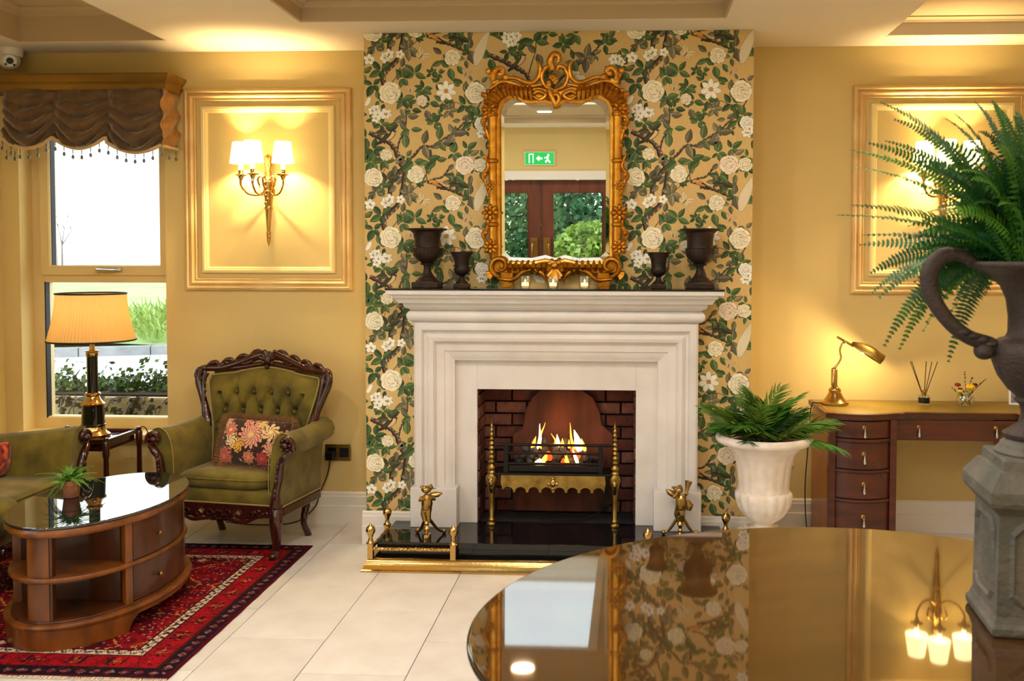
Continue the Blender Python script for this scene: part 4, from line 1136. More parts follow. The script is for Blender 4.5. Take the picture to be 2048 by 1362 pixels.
# ================================================================== window valance
def valance():
    root = thing('window_valance', 'gathered bronze velvet valance under a gilded pelmet with crystal drops', 'valance', (-3.02, YW, 0))
    X0, X1 = -.585, .508
    prof = [(0, 2.455), (.185, 2.455), (.19, 2.462), (.195, 2.475), (.20, 2.482), (.197, 2.497), (.206, 2.510), (.216, 2.522), (.22, 2.53), (.22, 2.54), (0, 2.54)]
    mb = MB().strip([[(X0, -a, z) for a, z in prof], [(X1-.22+a, -a, z) for a, z in prof], [(X1-.22+a, 0, z) for a, z in prof]])
    mb.build('pelmet', 'pelmet', root, smooth=25)
    # draped front: three swags gathered at two points
    xa, xb = -.460, .455
    gx = [-.46, -.165, .14, .455]; nx, nz = 110, 44
    def low(x):
        for i in range(3):
            if x <= gx[i+1] or i == 2:
                t = (x-gx[i])/(gx[i+1]-gx[i]); return (2.195, 2.195, 2.15)[i]*(1-t)+(2.195, 2.15, 2.14)[i]*0+t*(2.195, 2.195, 2.15)[i]-(.06, .062, .05)[i]*max(0., sin(pi*t))**.9 + (0, 0, .02*(1-t))[i]
    rows = []
    for j in range(nz+1):
        r = []
        for i in range(nx+1):
            x = xa+(xb-xa)*i/nx
            for q in range(3):
                if x <= gx[q+1] or q == 2: t = (x-gx[q])/(gx[q+1]-gx[q]); seg = q; break
            v = j/nz
            z = 2.46+(low(x)-2.46)*v
            sag = sin(pi*max(0, min(1, t)))
            ph = v*5.2-.95*sag*(.3+v)
            w = abs(sin(pi*ph+seg*.6))**.8
            d = .015+.05*w*(.35+.65*v)*(0.35+.65*sag)+.012*noise.noise(Vector((x*9, v*5, seg)))+.005*noise.noise(Vector((x*22+v*6, v*10, 3)))
            pin = min(abs(x-gx[1]), abs(x-gx[2]), abs(x-gx[0])+.02, abs(x-gx[3])+.015)
            d -= .018*max(0, 1-pin/.045)
            r.append((x, -.165-d, z))
        rows.append(r)
    MB().strip(rows).build('drape', 'drape', root, smooth=75)
    # return at the window's side, sconce light put into its colour
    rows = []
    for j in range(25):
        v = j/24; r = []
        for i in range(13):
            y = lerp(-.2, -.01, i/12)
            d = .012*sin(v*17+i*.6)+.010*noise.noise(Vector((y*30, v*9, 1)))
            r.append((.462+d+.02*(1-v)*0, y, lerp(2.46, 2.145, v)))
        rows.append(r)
    MB().strip(rows).build('side_return', 'drape_sconce_lit', root, smooth=75)
    # lace trim and drops
    pts = []; drops = []
    for i in range(nx+1):
        x, y, z = rows[0][0] if False else (xa+(xb-xa)*i/nx, -.20, low(xa+(xb-xa)*i/nx))
        pts.append((x, y, z-.004))
    MB().tube(pts, .009, 6, flat=1.2).build('lace_trim', 'lace', root)
    MB().tube([(.466, -.2, 2.14), (.466, -.1, 2.142), (.466, -.01, 2.14)], .009, 6).build('lace_trim', 'lace', root)
    mat('crystal', (120, 116, 106), .06, spec=.9, trans=.35)
    spots = [(-.45+.0505*i, -.2) for i in range(19)]+[(.466, -.13), (.466, -.05), (-.46, -.15), (-.46, -.08)]
    mb = MB().cyl((0, 0, 0), (0, 0, -.03), .0022, n=6).ball((0, 0, -.012), .0045, 6, 5).ball((0, 0, -.022), .004, 6, 5).lathe([(0, -.03), (.006, -.037), (.0085, -.047), (.006, -.055), (0, -.058)], 10)
    first = None
    for i, (x, y) in enumerate(spots):
        z = low(x)-.01 if y < -.19 else 2.13
        if first is None: first = mb.build('crystal_drop', 'crystal', root, (x, y, z))
        else: dup(first, root, (x, y, z))
valance()

# ================================================================== lamp, side table
def side_table():
    root = thing('side_table', 'dark red mahogany side table with turned posts under the lamp', 'table', (-2.905, 4.83, 0))
    hx, hy, zt = .205, .165, .555
    MB().cbox(-hx, hx, -hy, hy, zt-.008, zt, .003).build('table_top', 'mahogany', root, smooth=0)
    MB().frame(-hx, hx, -hy, hy, [(0, 0), (0, .016), (.012, .018), (.018, .008), (.018, -.045), (.006, -.045), (0, -.04)]).xf(Matrix(((1, 0, 0, 0), (0, 0, 1, 0), (0, -1, 0, zt-.0), (0, 0, 0, 1)))).build('moulded_rim', 'mahogany', root, smooth=30)
    for sx in (-1, 1):
        for sy in (-1, 1):
            MB().lathe([(.010, 0), (.013, .03), (.012, .1), (.015, .3), (.013, .47), (.018, .49), (.018, .555), (.012, .565), (.014, .575), (.012, .582), (0, .585)], 16, (sx*hx, sy*hy, 0)).build('leg', 'mahogany', root)
    MB().cbox(-hx+.01, hx-.01, -hy+.01, hy-.01, .18, .195, .003).build('lower_shelf', 'mahogany', root, smooth=0)
side_table()
def table_lamp():
    x, y, z = -2.845, 4.80, .555
    root = thing('table_lamp', 'black and brass column table lamp with a pleated amber shade', 'lamp', (x, y, z))
    MB().lathe([(.082, 0), (.084, .006), (.084, .022), (.078, .028), (.066, .036), (.06, .05), (.056, .06), (.055, .066)], 36).build('base', 'brass', root)
    MB().lathe([(.062, .066), (.062, .074), (.058, .078), (.054, .17), (.056, .178)], 36).build('base_drum', 'lamp_black', root)
    MB().lathe([(.058, .178), (.060, .186), (.048, .196), (.036, .215), (.032, .225), (.040, .232), (.040, .24), (.034, .246)], 36).build('brass_collar', 'brass', root)
    MB().lathe([(.0275, .246), (.0265, .44)], 30, wob=lambda t, zz, r: .03*sin(12*t)).build('column', 'lamp_black', root)
    MB().lathe([(.028, .44), (.031, .446), (.030, .462), (.034, .466), (.034, .471), (.014, .474), (.012, .50), (.010, .53), (.004, .64)], 24).build('capital', 'brass', root)
    mat('amber_shade', (232, 190, 124), .8, emit=(240, 170, 80), estr=.12)
    m = MATS['amber_shade']; nt = m.node_tree
    tr = nt.nodes.new('ShaderNodeBsdfTranslucent'); tr.inputs['Color'].default_value = lin(250, 206, 130)
    mx = nt.nodes.new('ShaderNodeMixShader'); mx.inputs[0].default_value = .55
    nt.links.new(nt.nodes['Principled BSDF'].outputs[0], mx.inputs[1]); nt.links.new(tr.outputs[0], mx.inputs[2])
    nt.links.new(mx.outputs[0], nt.nodes['Material Output'].inputs['Surface'])
    prof = []
    for i in range(13):
        t = i/12; prof.append((lerp(.214, .170, 1-(1-t)**1.7), lerp(.527, .775, t)))
    MB().lathe(prof, 300, wob=lambda t, zz, r: .010*sin(75*t), cap=False).build('pleated_shade', m, root)
    for r, zz in ((.215, .526), (.171, .776)):
        MB().tube([(r*cos(2*pi*i/48), r*sin(2*pi*i/48), zz) for i in range(48)], .0045, 8, closed=True).build('shade_trim', 'trim_black', root)
    MB().ball((0, 0, .66), .03, 12, 10, sc=(1, 1, 1.2)).build('bulb', 'bulb_glow', root)
    for k in range(3): MB().tube([(0, 0, .64), (.168*cos(2*pi*k/3+.3), .168*sin(2*pi*k/3+.3), .772)], .0022, 6).build('shade_spoke', 'brass', root)
    l = point_light((x, y, z+.665), 4.5, (1.0, .70, .38), .035)
table_lamp()
MB().tube(spline([(-2.78, 4.86, .56), (-2.72, 4.95, .562), (-2.685, 5.04, .53), (-2.66, 5.12, .3), (-2.60, 5.16, .02)], 6), .003, 6)
tag(MB().tube(spline([(-2.772, 4.85, .5635), (-2.72, 4.93, .563), (-2.68, 5.02, .575), (-2.66, 5.06, .45), (-2.60, 5.12, .25), (-2.45, 5.17, .012)], 6), .003, 6).build('lamp_cable', 'trim_black'), 'thin dark flex hanging from the amber lamp behind the side table', 'cable')

# ================================================================== wall socket with plug and cable, CCTV camera
root = thing('wall_socket', 'brass double wall socket behind the armchair arm', 'socket', (-1.645, YW, .405))
MB().cbox(-.076, .076, -.009, 0, -.047, .047, .004).build('face_plate', 'brass_old', root, smooth=0)
for s in (-1, 1):
    MB().box(s*.036-.026, s*.036+.026, -.0105, -.008, -.026, .028).build('socket_insert', 'black_plastic', root, smooth=0)
root = thing('plug_cable', 'black plug with cable running down from the brass socket behind the armchair', 'cable', (-1.685, YW-.011, .39))
MB().cbox(-.026, .026, -.034, 0, -.025, .025, .006).build('plug', 'black_plastic', root, smooth=0)
MB().tube(spline([(0, -.02, -.02), (-.01, -.03, -.1), (-.05, -.035, -.2), (-.09, -.035, -.3), (-.2, -.06, -.378), (-.42, -.1, -.382), (-.6, -.05, -.382)], 6), .0035, 6).build('cable', 'black_plastic', root)
root = thing('cctv_camera', 'white turret security camera in the ceiling corner above the valance', 'camera', (-3.47, 5.11, 2.70))
MB().lathe([(.062, 0), (.062, -.03), (.055, -.045), (.03, -.052)], 28).build('mount', 'white_plastic', root)
MB().ball((0, -.012, -.07), .054, 24, 16).build('eyeball', 'white_plastic', root)
d = Vector((.55, -.8, -.16)).normalized(); c = Vector((0, -.012, -.07))
u = Vector((0, 0, 1)).cross(d).normalized(); w = d.cross(u)
MB().cyl(c+d*.046, c+d*.053, .036, .034, 20).build('lens_ring', 'paper_white', root)
MB().cyl(c+d*.05, c+d*.0545, .018, n=18).build('lens', 'black_plastic', root)
for s in (-1, 1): MB().cyl(c+d*.05+u*(.02*s)-w*.02, c+d*.0545+u*(.02*s)-w*.02, .0065, n=10).build('infrared_lamp', 'black_plastic', root)

# ================================================================== armchair
def carved(mb, pts, r, n=7, seg=6, up=None): 
    p = spline(pts, seg); mb.tube(p, rads(len(p), *r), n)
def armchair():
    root = thing('armchair', 'carved mahogany armchair upholstered in buttoned olive velvet', 'armchair', (-2.025, 4.796, 0), radians(-9))
    V, D = 'velvet', 'mahogany'
    # ---- legs
    for s in (-1, 1):
        mb = MB(); carved(mb, [(s*.305, -.20, .27), (s*.318, -.225, .20), (s*.308, -.205, .10), (s*.30, -.195, .04), (s*.302, -.215, .012), (s*.302, -.222, 0)], (.034, .036, .024, .018, .023, .024), 10)
        mb.ball((s*.31, -.24, .22), .022, 8, 6, sc=(1, .6, 1.4)).ball((s*.302, -.235, .02), .02, 8, 6)
        mb.build('leg', D, root)
        mb = MB(); carved(mb, [(s*.26, .15, .26), (s*.265, .18, .18), (s*.258, .165, .09), (s*.262, .20, .015), (s*.262, .205, 0)], (.026, .024, .018, .019, .020), 9)
        mb.build('leg', D, root)
    # ---- seat base and cushion
    MB().cbox(-.318, .318, -.215, .2, .255, .345, .028).build('seat_base', V, root, smooth=60)
    # cushion: rounded box with crown
    rows = []
    hx, y0, y1, zb, zt = .262, -.228, .17, .335, .425
    n = 40
    mb = MB()
    ring = []
    for j in range(17):
        ph = -pi/2+pi*j/16
        ex = lambda v, e: math.copysign(abs(v)**e, v)
        cz, sz = ex(cos(ph), .35), ex(sin(ph), .8)
        r = []
        for i in range(n*2):
            t = 2*pi*i/(n*2)
            cx, sx = ex(cos(t), .32), ex(sin(t), .32)
            x = hx*cx*cz; yy = (y0+y1)/2+(y1-y0)/2*sx*cz
            z = (zb+zt)/2+(zt-zb)/2*sz+(.014*(1-(x/hx)**2) if sz > 0 else 0)
            r.append((x, yy, z))
        ring.append(r)
    mb.strip(ring, True); mb.build('seat_cushion', V, root, smooth=80)
    p = [(hx*math.copysign(abs(cos(t))**.32, cos(t)), (y0+y1)/2+(y1-y0)/2*math.copysign(abs(sin(t))**.32, sin(t)), .396) for t in [2*pi*i/80 for i in range(80)]]
    MB().tube(p, .0045, 6, closed=True).build('cushion_piping', V, root)
    # ---- arms: rolled section swept front to back
    for s in (-1, 1):
        pr = [(.272, .30), (.272, .44), (.277, .52), (.288, .575), (.308, .618), (.340, .642), (.375, .640), (.405, .618), (.418, .585), (.410, .548), (.385, .528), (.357, .528), (.345, .50), (.337, .42), (.332, .32), (.33, .26), (.275, .26)]
        rows = []
        for k, y in enumerate((-.205, -.198, -.12, 0, .1, .2, .24)):
            t = (y+.205)/.445
            sc = 1.0 if k else .97
            dz = -.012*sin(pi*t)+(.01*t)
            rows.append([(s*(.335+(x-.335)*sc-.01*t), y, z+dz if z > .5 else z) for x, z in pr])
        mb = MB().strip(rows, True).poly(rows[0]).poly(rows[-1])
        mb.build('arm', V, root, smooth=70, bevel=.006)
        # carved scroll post on the arm front
        mb = MB()
        sp = spiral((s*.372, -.218, .585), .046, .008, (-.5 if s > 0 else pi+.5), (-.5+s*5.4 if s > 0 else pi+.5-5.4), 22)
        mb.tube(sp, rads(23, .013, .015, .012, .011), 8)
        mb.ball((s*.372, -.226, .585), .018, 10, 8)
        for k in range(6):
            a = k*pi/3; mb.ball((s*.372+.026*cos(a), -.226, .585+.026*sin(a)), .009, 6, 5)
        carved(mb, [(s*.405, -.215, .555), (s*.372, -.222, .528), (s*.345, -.22, .49), (s*.335, -.22, .42), (s*.318, -.222, .34), (s*.312, -.225, .27)], (.012, .020, .019, .022, .021, .030), 9)
        for k in range(9):
            t = k/8; mb.ball((s*lerp(.342, .315, t), -.24, lerp(.50, .30, t)), .0115+.004*sin(k*2.1), 7, 5, sc=(.7, .7, 1.6))
        mb.build('arm_post', D, root)
        p = [(s*(x-.003), -.209, z) for x, z in pr[:10]]
        MB().tube(spline(p, 3), .0025, 6).build('arm_piping', 'piping', root)
        # side rail
        mb = MB().cbox(*sorted((s*.325, s*.345)), -.2, .2, .215, .262, .006); mb.build('side_rail', D, root, smooth=0)
        MB().tube([(s*.342, -.2, .268), (s*.342, .2, .268)], .004, 6).build('rail_piping', 'piping', root)
    # ---- front apron, wavy and pierced
    top, bot = [], []
    N = 48
    for i in range(N+1):
        x = lerp(-.31, .31, i/N); u = abs(x)/.31
        zb = .205-.030*math.exp(-(x/.055)**2)-.012*math.exp(-((abs(x)-.15)/.03)**2)+.016*math.exp(-((abs(x)-.235)/.05)**2)+.006*sin(abs(x)*90)
        top.append((x, -.222, .272)); bot.append((x, -.222, zb))
    # two pierced holes: split the strip round them
    mb = MB()
    holes = [(-.105, .226, .018), (.105, .226, .018)]
    vs = []; 
    for i in range(N):
        x = (top[i][0]+top[i+1][0])/2
        h = [q for q in holes if abs(x-q[0]) < q[2]]
        segs = [(bot[i][2], bot[i+1][2], .272, .272)]
        if h:
            q = h[0]; f = lambda xx: q[2]*.8*sqrt(max(0, 1-((xx-q[0])/q[2])**2))
            a, b = f(top[i][0]), f(top[i+1][0])
            segs = [(bot[i][2], bot[i+1][2], q[1]-a, q[1]-b), (q[1]+a, q[1]+b, .272, .272)]
        for z0, z1, z2, z3 in segs:
            x0, x1 = top[i][0], top[i+1][0]
            mb.prism([(x0, -.226, z0), (x1, -.226, z1), (x1, -.226, z3), (x0, -.226, z2)], (0, .018, 0))
    for s in (-1, 1):
        for cx, r in ((.105, .022), (.18, .014), (.05, .016)):
            mb.tube(spiral((s*cx, -.23, .226), r, r*.9, 0, 2*pi, 16), .0055, 6)
        carved(mb, [(s*.03, -.23, .20), (s*.08, -.234, .195), (s*.15, -.232, .188), (s*.22, -.232, .215), (s*.29, -.23, .225)], (.008, .009, .010, .008, .010), 7)
        for k in range(5): mb.ball((s*(.20+.022*k), -.228, .238+.008*sin(k*2)), .011, 7, 5, sc=(1.2, .5, .8))
    for k in range(7): mb.ball((.022*cos(k*.9), -.23, .215+.022*sin(k*.9)), .011, 7, 5)
    mb.build('carved_apron', D, root, smooth=40)
    MB().tube([(-.31, -.22, .274), (.31, -.22, .274)], .0045, 6).build('apron_piping', 'piping', root)
    # ---- back: leaning plane. local (x, h) -> world
    def BK(x, h, d=0.):   # h is height above ground, d thickness towards the sitter
        t = (h-.38)/.62
        y = .145+.15*t+.0*x
        return (x, y-d-.05*(x/.4)**2, h)
    # upholstered panel outline half-width by height
    def hw(h):
        pts = [(.36, .262), (.50, .268), (.62, .285), (.72, .310), (.80, .328), (.865, .332), (.90, .32)]
        for (h0, w0), (h1, w1) in zip(pts, pts[1:]):
            if h <= h1: return lerp(w0, w1, (h-h0)/(h1-h0))
        return pts[-1][1]
    def topz(x): return .893+.022*cos(min(1, abs(x)/.30)*pi)
    btn = []
    for r, h in enumerate((.785, .685, .585, .485)):
        off = .0 if r % 2 else .052
        for k in range(-3, 4):
            x = k*.104+off
            if abs(x) < .235 - (.0 if r else .02): btn.append((x, h))
    nx, nz = 84, 76
    rows = []
    for j in range(nz+1):
        r = []
        for i in range(nx+1):
            u = -1+2*i/nx
            h0 = lerp(.36, .90, j/nz); x = u*hw(h0)
            h = .36+(h0-.36)*(topz(x)-.36)/.54
            d = .066*(1-abs(u)**4)*(1-((2*j/nz-1))**6)
            best = 9
            for bx, bz in btn:
                q = sqrt((x-bx)**2+(h-bz)**2)
                d -= .030*math.exp(-(q/.024)**2)
                best = min(best, q)
            # diamond pleats between buttons, straight pleats above the top row
            if h > .785:
                k = (x-.052)/.104; f = abs(k-round(k))*.104
                if abs(x) < .24: d -= .024*math.exp(-(f/.014)**2)*(1-(h-.785)/.125)
            else:
                a = (x/.104+(h-.785)/.2-.5); b = (x/.104-(h-.785)/.2-.5)
                if abs(x) < .26:
                    for q in (a, b): d -= .026*math.exp(-((q-round(q))*.104/.015)**2)
            r.append(BK(x, h, .012+max(-.005, d)))
        rows.append(r)
    MB().strip(rows).build('tufted_back', V, root, smooth=80)
    mb0 = MB().ball((0, 0, 0), .010, 8, 6, sc=(1, .6, 1)).build('button', V, root, BK(btn[0][0], btn[0][1], .042))
    for bx, bz in btn[1:]:
        if bz > .56: dup(mb0, root, BK(bx, bz, .042))
    # outside back
    rows2 = [[BK(u*(hw(h)+.01), h if u or True else h, -.03) for u in (-1, -.5, 0, .5, 1)] for h in (.3, .5, .7, .89)]
    MB().strip(rows2).build('outside_back', V, root, smooth=60, solid=.02)
    # piping round the panel
    p = [BK(-hw(h), h, .018) for h in (.42, .52, .62, .72, .80, .86)]+[BK(x, topz(x), .018) for x in (-.30, -.2, -.1, 0, .1, .2, .30)]+[BK(hw(h), h, .018) for h in (.86, .80, .72, .62, .52, .42)]
    MB().tube(spline(p, 4), .005, 6).build('back_piping', 'piping', root)
    # carved frame: side stiles, ears, crest
    for s in (-1, 1):
        mb = MB()
        carved(mb, [BK(s*.30, .40, .0), BK(s*.305, .52, 0), BK(s*.315, .60, .01), BK(s*.335, .68, .01), BK(s*.37, .77, .01), BK(s*.395, .84, .01), BK(s*.385, .895, .01), BK(s*.35, .905, .01), BK(s*.30, .905, .01)], (.024, .026, .030, .020, .019, .020, .021, .020, .022), 9)
        carved(mb, [BK(s*.325, .60, .02), BK(s*.34, .68, .02), BK(s*.352, .76, .02), BK(s*.36, .84, .02), BK(s*.345, .88, .02)], (.010, .013, .012, .014, .012), 8)
        mb.tube([BK(s*.325+.026*cos(a), .615+.030*sin(a), .022) for a in [i*.5 for i in range(13)]], .010, 7)
        for k in range(7):
            h = .64+.036*k; mb.ball(BK(s*(.332+.03*(k/6)**1.1), h, .02), .012, 7, 5, sc=(1.2, .8, 1.5))
        mb.tube([BK(s*.385+.024*cos(a), .875+.03*sin(a), .018) for a in [i*.5 for i in range(14)]], .011, 7)
        mb.ball(BK(s*.365, .905, .02), .018, 8, 6)
        mb.build('back_stile', D, root, smooth=60)
        mb = MB()
        carved(mb, [BK(s*.31, .905, .012), BK(s*.25, .912, .014), BK(s*.18, .935, .014), BK(s*.10, .965, .016), BK(s*.04, .985, .018)], (.022, .021, .022, .026, .024), 10)
        carved(mb, [BK(s*.26, .90, .012), BK(s*.16, .912, .012), BK(s*.05, .93, .012), BK(0, .935, .012)], (.012, .014, .016, .016), 8)
        mb.tube([BK(s*.125+.034*cos(a), .952+.018*sin(a)+.010*cos(a)*-s, .026) for a in [i*.45 for i in range(15)]], .0085, 7)
        for k, (cx, cz) in enumerate(((.27, .925), (.245, .935), (.285, .915), (.22, .925), (.19, .94), (.075, .985), (.055, .965))):
            mb.ball(BK(s*cx, cz, .022), .016, 8, 6, sc=(1.1, .8, .9))
        for k in range(4):
            t = k/3; cx = lerp(.33, .09, t); ch = lerp(.915, .978, t**1.25)
            p = spline([BK(s*(cx+.03), ch-.006, .016), BK(s*cx, ch+.018, .02), BK(s*(cx-.03), ch+.022, .022), BK(s*(cx-.04), ch+.004, .024)], 5)
            mb.tube(p, rads(len(p), .008, .014, .013, .006), 7)
        mb.build('crest_scroll', D, root, smooth=60)
    mb = MB()
    for k in range(7):
        a = pi*.08+pi*.84*k/6; mb.tube([BK(0, .955, .03), BK(.05*cos(a), .957+.045*sin(a), .03)], [.010, .015], 7)
    mb.ball(BK(0, .955, .035), .022, 10, 8, sc=(1, .7, 1.2)); mb.ball(BK(0, .918, .03), .014, 8, 6); mb.ball(BK(.028, .94, .03), .014, 8, 6); mb.ball(BK(-.028, .94, .03), .014, 8, 6)
    mb.ball(BK(.03, 1.0, .02), .012, 8, 6); mb.ball(BK(-.03, 1.0, .02), .012, 8, 6)
    mb.build('crest_shell', D, root, smooth=60)
armchair()

# ---- patterned cushion leaning in the armchair
def pillow(name, lab, loc, rot, hx, hz, paint, fringe, grp=None, th=.055):
    root = thing(name, lab, 'cushion', loc, 0, grp); root.rotation_euler = rot
    mat_attr('cushion_print', .85, .3, .1, 400)
    mb = MB(); nx, nz = 130, 80
    def P(u, v, s):
        pin = 1-.07*(u*u*v*v)-.03*(1-v*v)*u*u*0
        q = (max(0, 1-u*u)**.42)*(max(0, 1-v*v)**.42)
        return (u*hx*(1-.05*(1-v*v)*0-.035*abs(u)*(v*v)), s*th*q, v*hz*(1-.04*u*u*0))
    for s in (-1, 1):
        rows = [[P(-1+2*i/nx, -1+2*j/nz, s) for i in range(nx+1)] for j in range(nz+1)]
        m = nx+1; o = len(mb.v); mb.v += [p for r in rows for p in r]
        for j in range(nz):
            for i in range(nx):
                f = [o+j*m+i, o+j*m+i+1, o+(j+1)*m+i+1, o+(j+1)*m+i]
                mb.f.append(f if s < 0 else f[::-1]); mb.c.append(paint((-1+2*(i+.5)/nx)*hx, (-1+2*(j+.5)/nz)*hz)); mb.mi.append(0)
    mb.build('cushion_cover', 'cushion_print', root, smooth=80)
    if fringe:
        mat('fringe', (128, 84, 40), .95, sheen=.2)
        Rf = random.Random(9); fm = MB()
        path = [(-hx, hz), (hx, hz), (hx, -hz*.2)] 
        pts = []
        for (a, b) in (((-hx, -hz), (-hx, hz)), ((-hx, hz), (hx, hz)), ((hx, hz), (hx, -hz)), ((hx, -hz), (-hx, -hz))):
            for k in range(60): pts.append((lerp(a[0], b[0], k/60), lerp(a[1], b[1], k/60)))
        for x, z in pts:
            n = Vector((x/hx**1.0 if abs(abs(x)-hx) < .002 else 0, 0, z/hz if abs(abs(z)-hz) < .002 else 0))
            for _ in range(6):
                d = (n+Vector((Rf.uniform(-.5, .5), Rf.uniform(-.8, .8), Rf.uniform(-.5, .5)))).normalized()*Rf.uniform(.024, .038)
                p = Vector((x, 0, z)); fm.tube([p-d*.2, p+d*.5, p+d], [.0022, .002, .0008], 4, cap=False)
        o = fm.build('fringe', 'fringe', root); o['kind'] = 'stuff'
    return root
def paint_floral(x, z):
    base = (50, 32, 22); 
    def petal(cx, cz, r, n, cin, cout, ring=False):
        dx, dz = x-cx, z-cz; d = sqrt(dx*dx+dz*dz)
        if d > r: return None
        a = atan2(dz, dx); rr = r*(.62+.38*abs(cos(a*n/2)))
        if d < rr*.25: return cin
        if d < rr:
            k = abs(sin(a*n/2+d*120))
            return cout if k > .32 else base
        return None
    c = None
    for q in ((-.005, .035, .075, 14, (232, 186, 120), (226, 156, 128)), (-.135, .055, .042, 9, (240, 200, 150), (226, 130, 104)), (-.07, -.02, .04, 7, (226, 170, 60), (226, 160, 60)), (-.15, -.085, .058, 11, (210, 110, 80), (196, 96, 76)), (.0, -.08, .035, 8, (226, 150, 120), (214, 130, 96)), (.10, .055, .05, 8, (238, 208, 150), (226, 190, 130)), (.12, -.03, .045, 9, (236, 190, 140), (222, 150, 120)), (.16, .03, .04, 7, (226, 140, 100), (210, 120, 96)), (.075, -.085, .04, 8, (200, 80, 70), (176, 66, 60)), (-.115, .0, .038, 5, (236, 200, 130), (232, 204, 150)), (.17, -.08, .05, 9, (226, 160, 130), (196, 96, 84)), (-.17, .095, .03, 6, (226, 160, 100), (226, 176, 130)), (.04, .095, .03, 6, (226, 180, 90), (226, 190, 120)), (-.045, .10, .022, 5, (200, 90, 70), (220, 140, 110))):
        c = petal(*q) or c
    if not c:
        v = noise.noise(Vector((x*60, z*60, 1)))
        c = (206, 150, 104) if v > .42 else ((120, 74, 44) if v > .33 else base)
    return lin(*c)
pillow('cushion', 'oblong dark brown cushion with pink and yellow flowers and a brown fringe on the armchair', (-1.925, 4.715, .556), (radians(-20), radians(2), radians(-9)), .188, .118, paint_floral, True)

# ================================================================== sofa along the left wall
def sofa():
    root = thing('sofa', 'olive velvet sofa with carved mahogany arm fronts under the window corner', 'sofa', (-3.12, 3.75, .0085))
    V, D = 'velvet', 'mahogany'
    # local: x towards the room (+x front), y along the wall; far arm at y=+.72
    MB().cbox(-.42, .34, -.80, .70, .20, .30, .03).build('seat_base', V, root, smooth=60)
    for a, b in ((-.02, .66), (-.74, -.03)):
        MB().cbox(-.30, .375, a, b, .295, .435, .035).build('seat_cushion', V, root, smooth=60)
        MB().tube([(.372, a+.03, .415), (.372, b-.03, .415)], .005, 6).build('cushion_piping', V, root)
    MB().cbox(-.46, -.28, -.80, .70, .25, .92, .05).build('sofa_back', V, root, smooth=60)
    for s, y0 in ((1, .655), (-1, -.80)):
        pr = [(-.03, .26), (-.03, .44), (-.022, .54), (.0, .60), (.03, .635), (.07, .65), (.115, .64), (.145, .60), (.145, .555), (.12, .525), (.085, .52), (.075, .45), (.07, .30), (.07, .26)]
        rows = []
        for k in range(9):
            t = k/8; x = lerp(-.45, .40, t)
            rows.append([(x, y0+s*yy, z+(.022*t**2-.06*(1-t) if z > .5 else 0)) for yy, z in pr])
        MB().strip(rows, True).poly(rows[0]).poly(rows[-1]).build('arm', V, root, smooth=70, bevel=.006)
        mb = MB()
        cx, cz = y0+s*.085, .61
        mb.tube(spiral((.412, cx, cz), .046, .008, (-.4 if s > 0 else pi+.4), (-.4+5.2 if s > 0 else pi+.4-5.2), 22, ax='yz'), rads(23, .014, .016, .012), 8)
        mb.ball((.42, cx, cz), .02, 10, 8)
        carved(mb, [(.408, y0+s*.115, .57), (.412, y0+s*.08, .535), (.412, y0+s*.05, .48), (.41, y0+s*.03, .40), (.405, y0+s*.02, .28), (.40, y0+s*.02, .2)], (.014, .021, .020, .022, .022, .028), 9)
        for k in range(7): mb.ball((.43, y0+s*lerp(.06, .03, k/6), lerp(.52, .3, k/6)), .012, 7, 5, sc=(.7, .8, 1.5))
        mb.build('arm_post', D, root, smooth=60)
    # ruched bolster front between the seats and carved legs
    mb = MB()
    mb.lathe([(0, -.085), (.05, -.08), (.085, -.05), (.095, 0), (.085, .05), (.05, .08), (0, .085)], 72, wob=lambda t, z, r: .045*sin(24*t)).xf(Matrix.Translation((.375, .115, .385)))
    mb.build('ruched_corner', 'velvet', root, smooth=60)
    mb = MB().cbox(.33, .37, -.78, .68, .165, .215, .008)
    mb.build('seat_rail', D, root, smooth=0)
    for (x, y) in ((.32, .33), (.32, .68), (.32, -.76), (-.40, .66), (-.40, -.74)):
        mb = MB(); carved(mb, [(x, y, .22), (x+.03, y, .17), (x+.012, y, .09), (x-.005, y, .03), (x+.012, y, 0)], (.030, .034, .022, .018, .022), 9)
        mb.build('leg', D, root)
    mb = MB(); mb.tube(spiral((.37, .20, .195), .035, .01, 0, 5.5, 18, ax='yz'), rads(19, .012, .010, .008), 8); mb.build('rail_scroll', D, root)
sofa()
def paint_warm(x, z):
    v = noise.noise(Vector((x*45, z*45, 7)))
    return lin(*((196, 90, 40) if v > .15 else ((150, 40, 30) if v > -.2 else (84, 24, 20))))
pillow('cushion', 'rust and red patterned cushion on the sofa', (-3.10, 4.24, .535), (radians(12), 0, radians(60)), .16, .085, paint_warm, False)

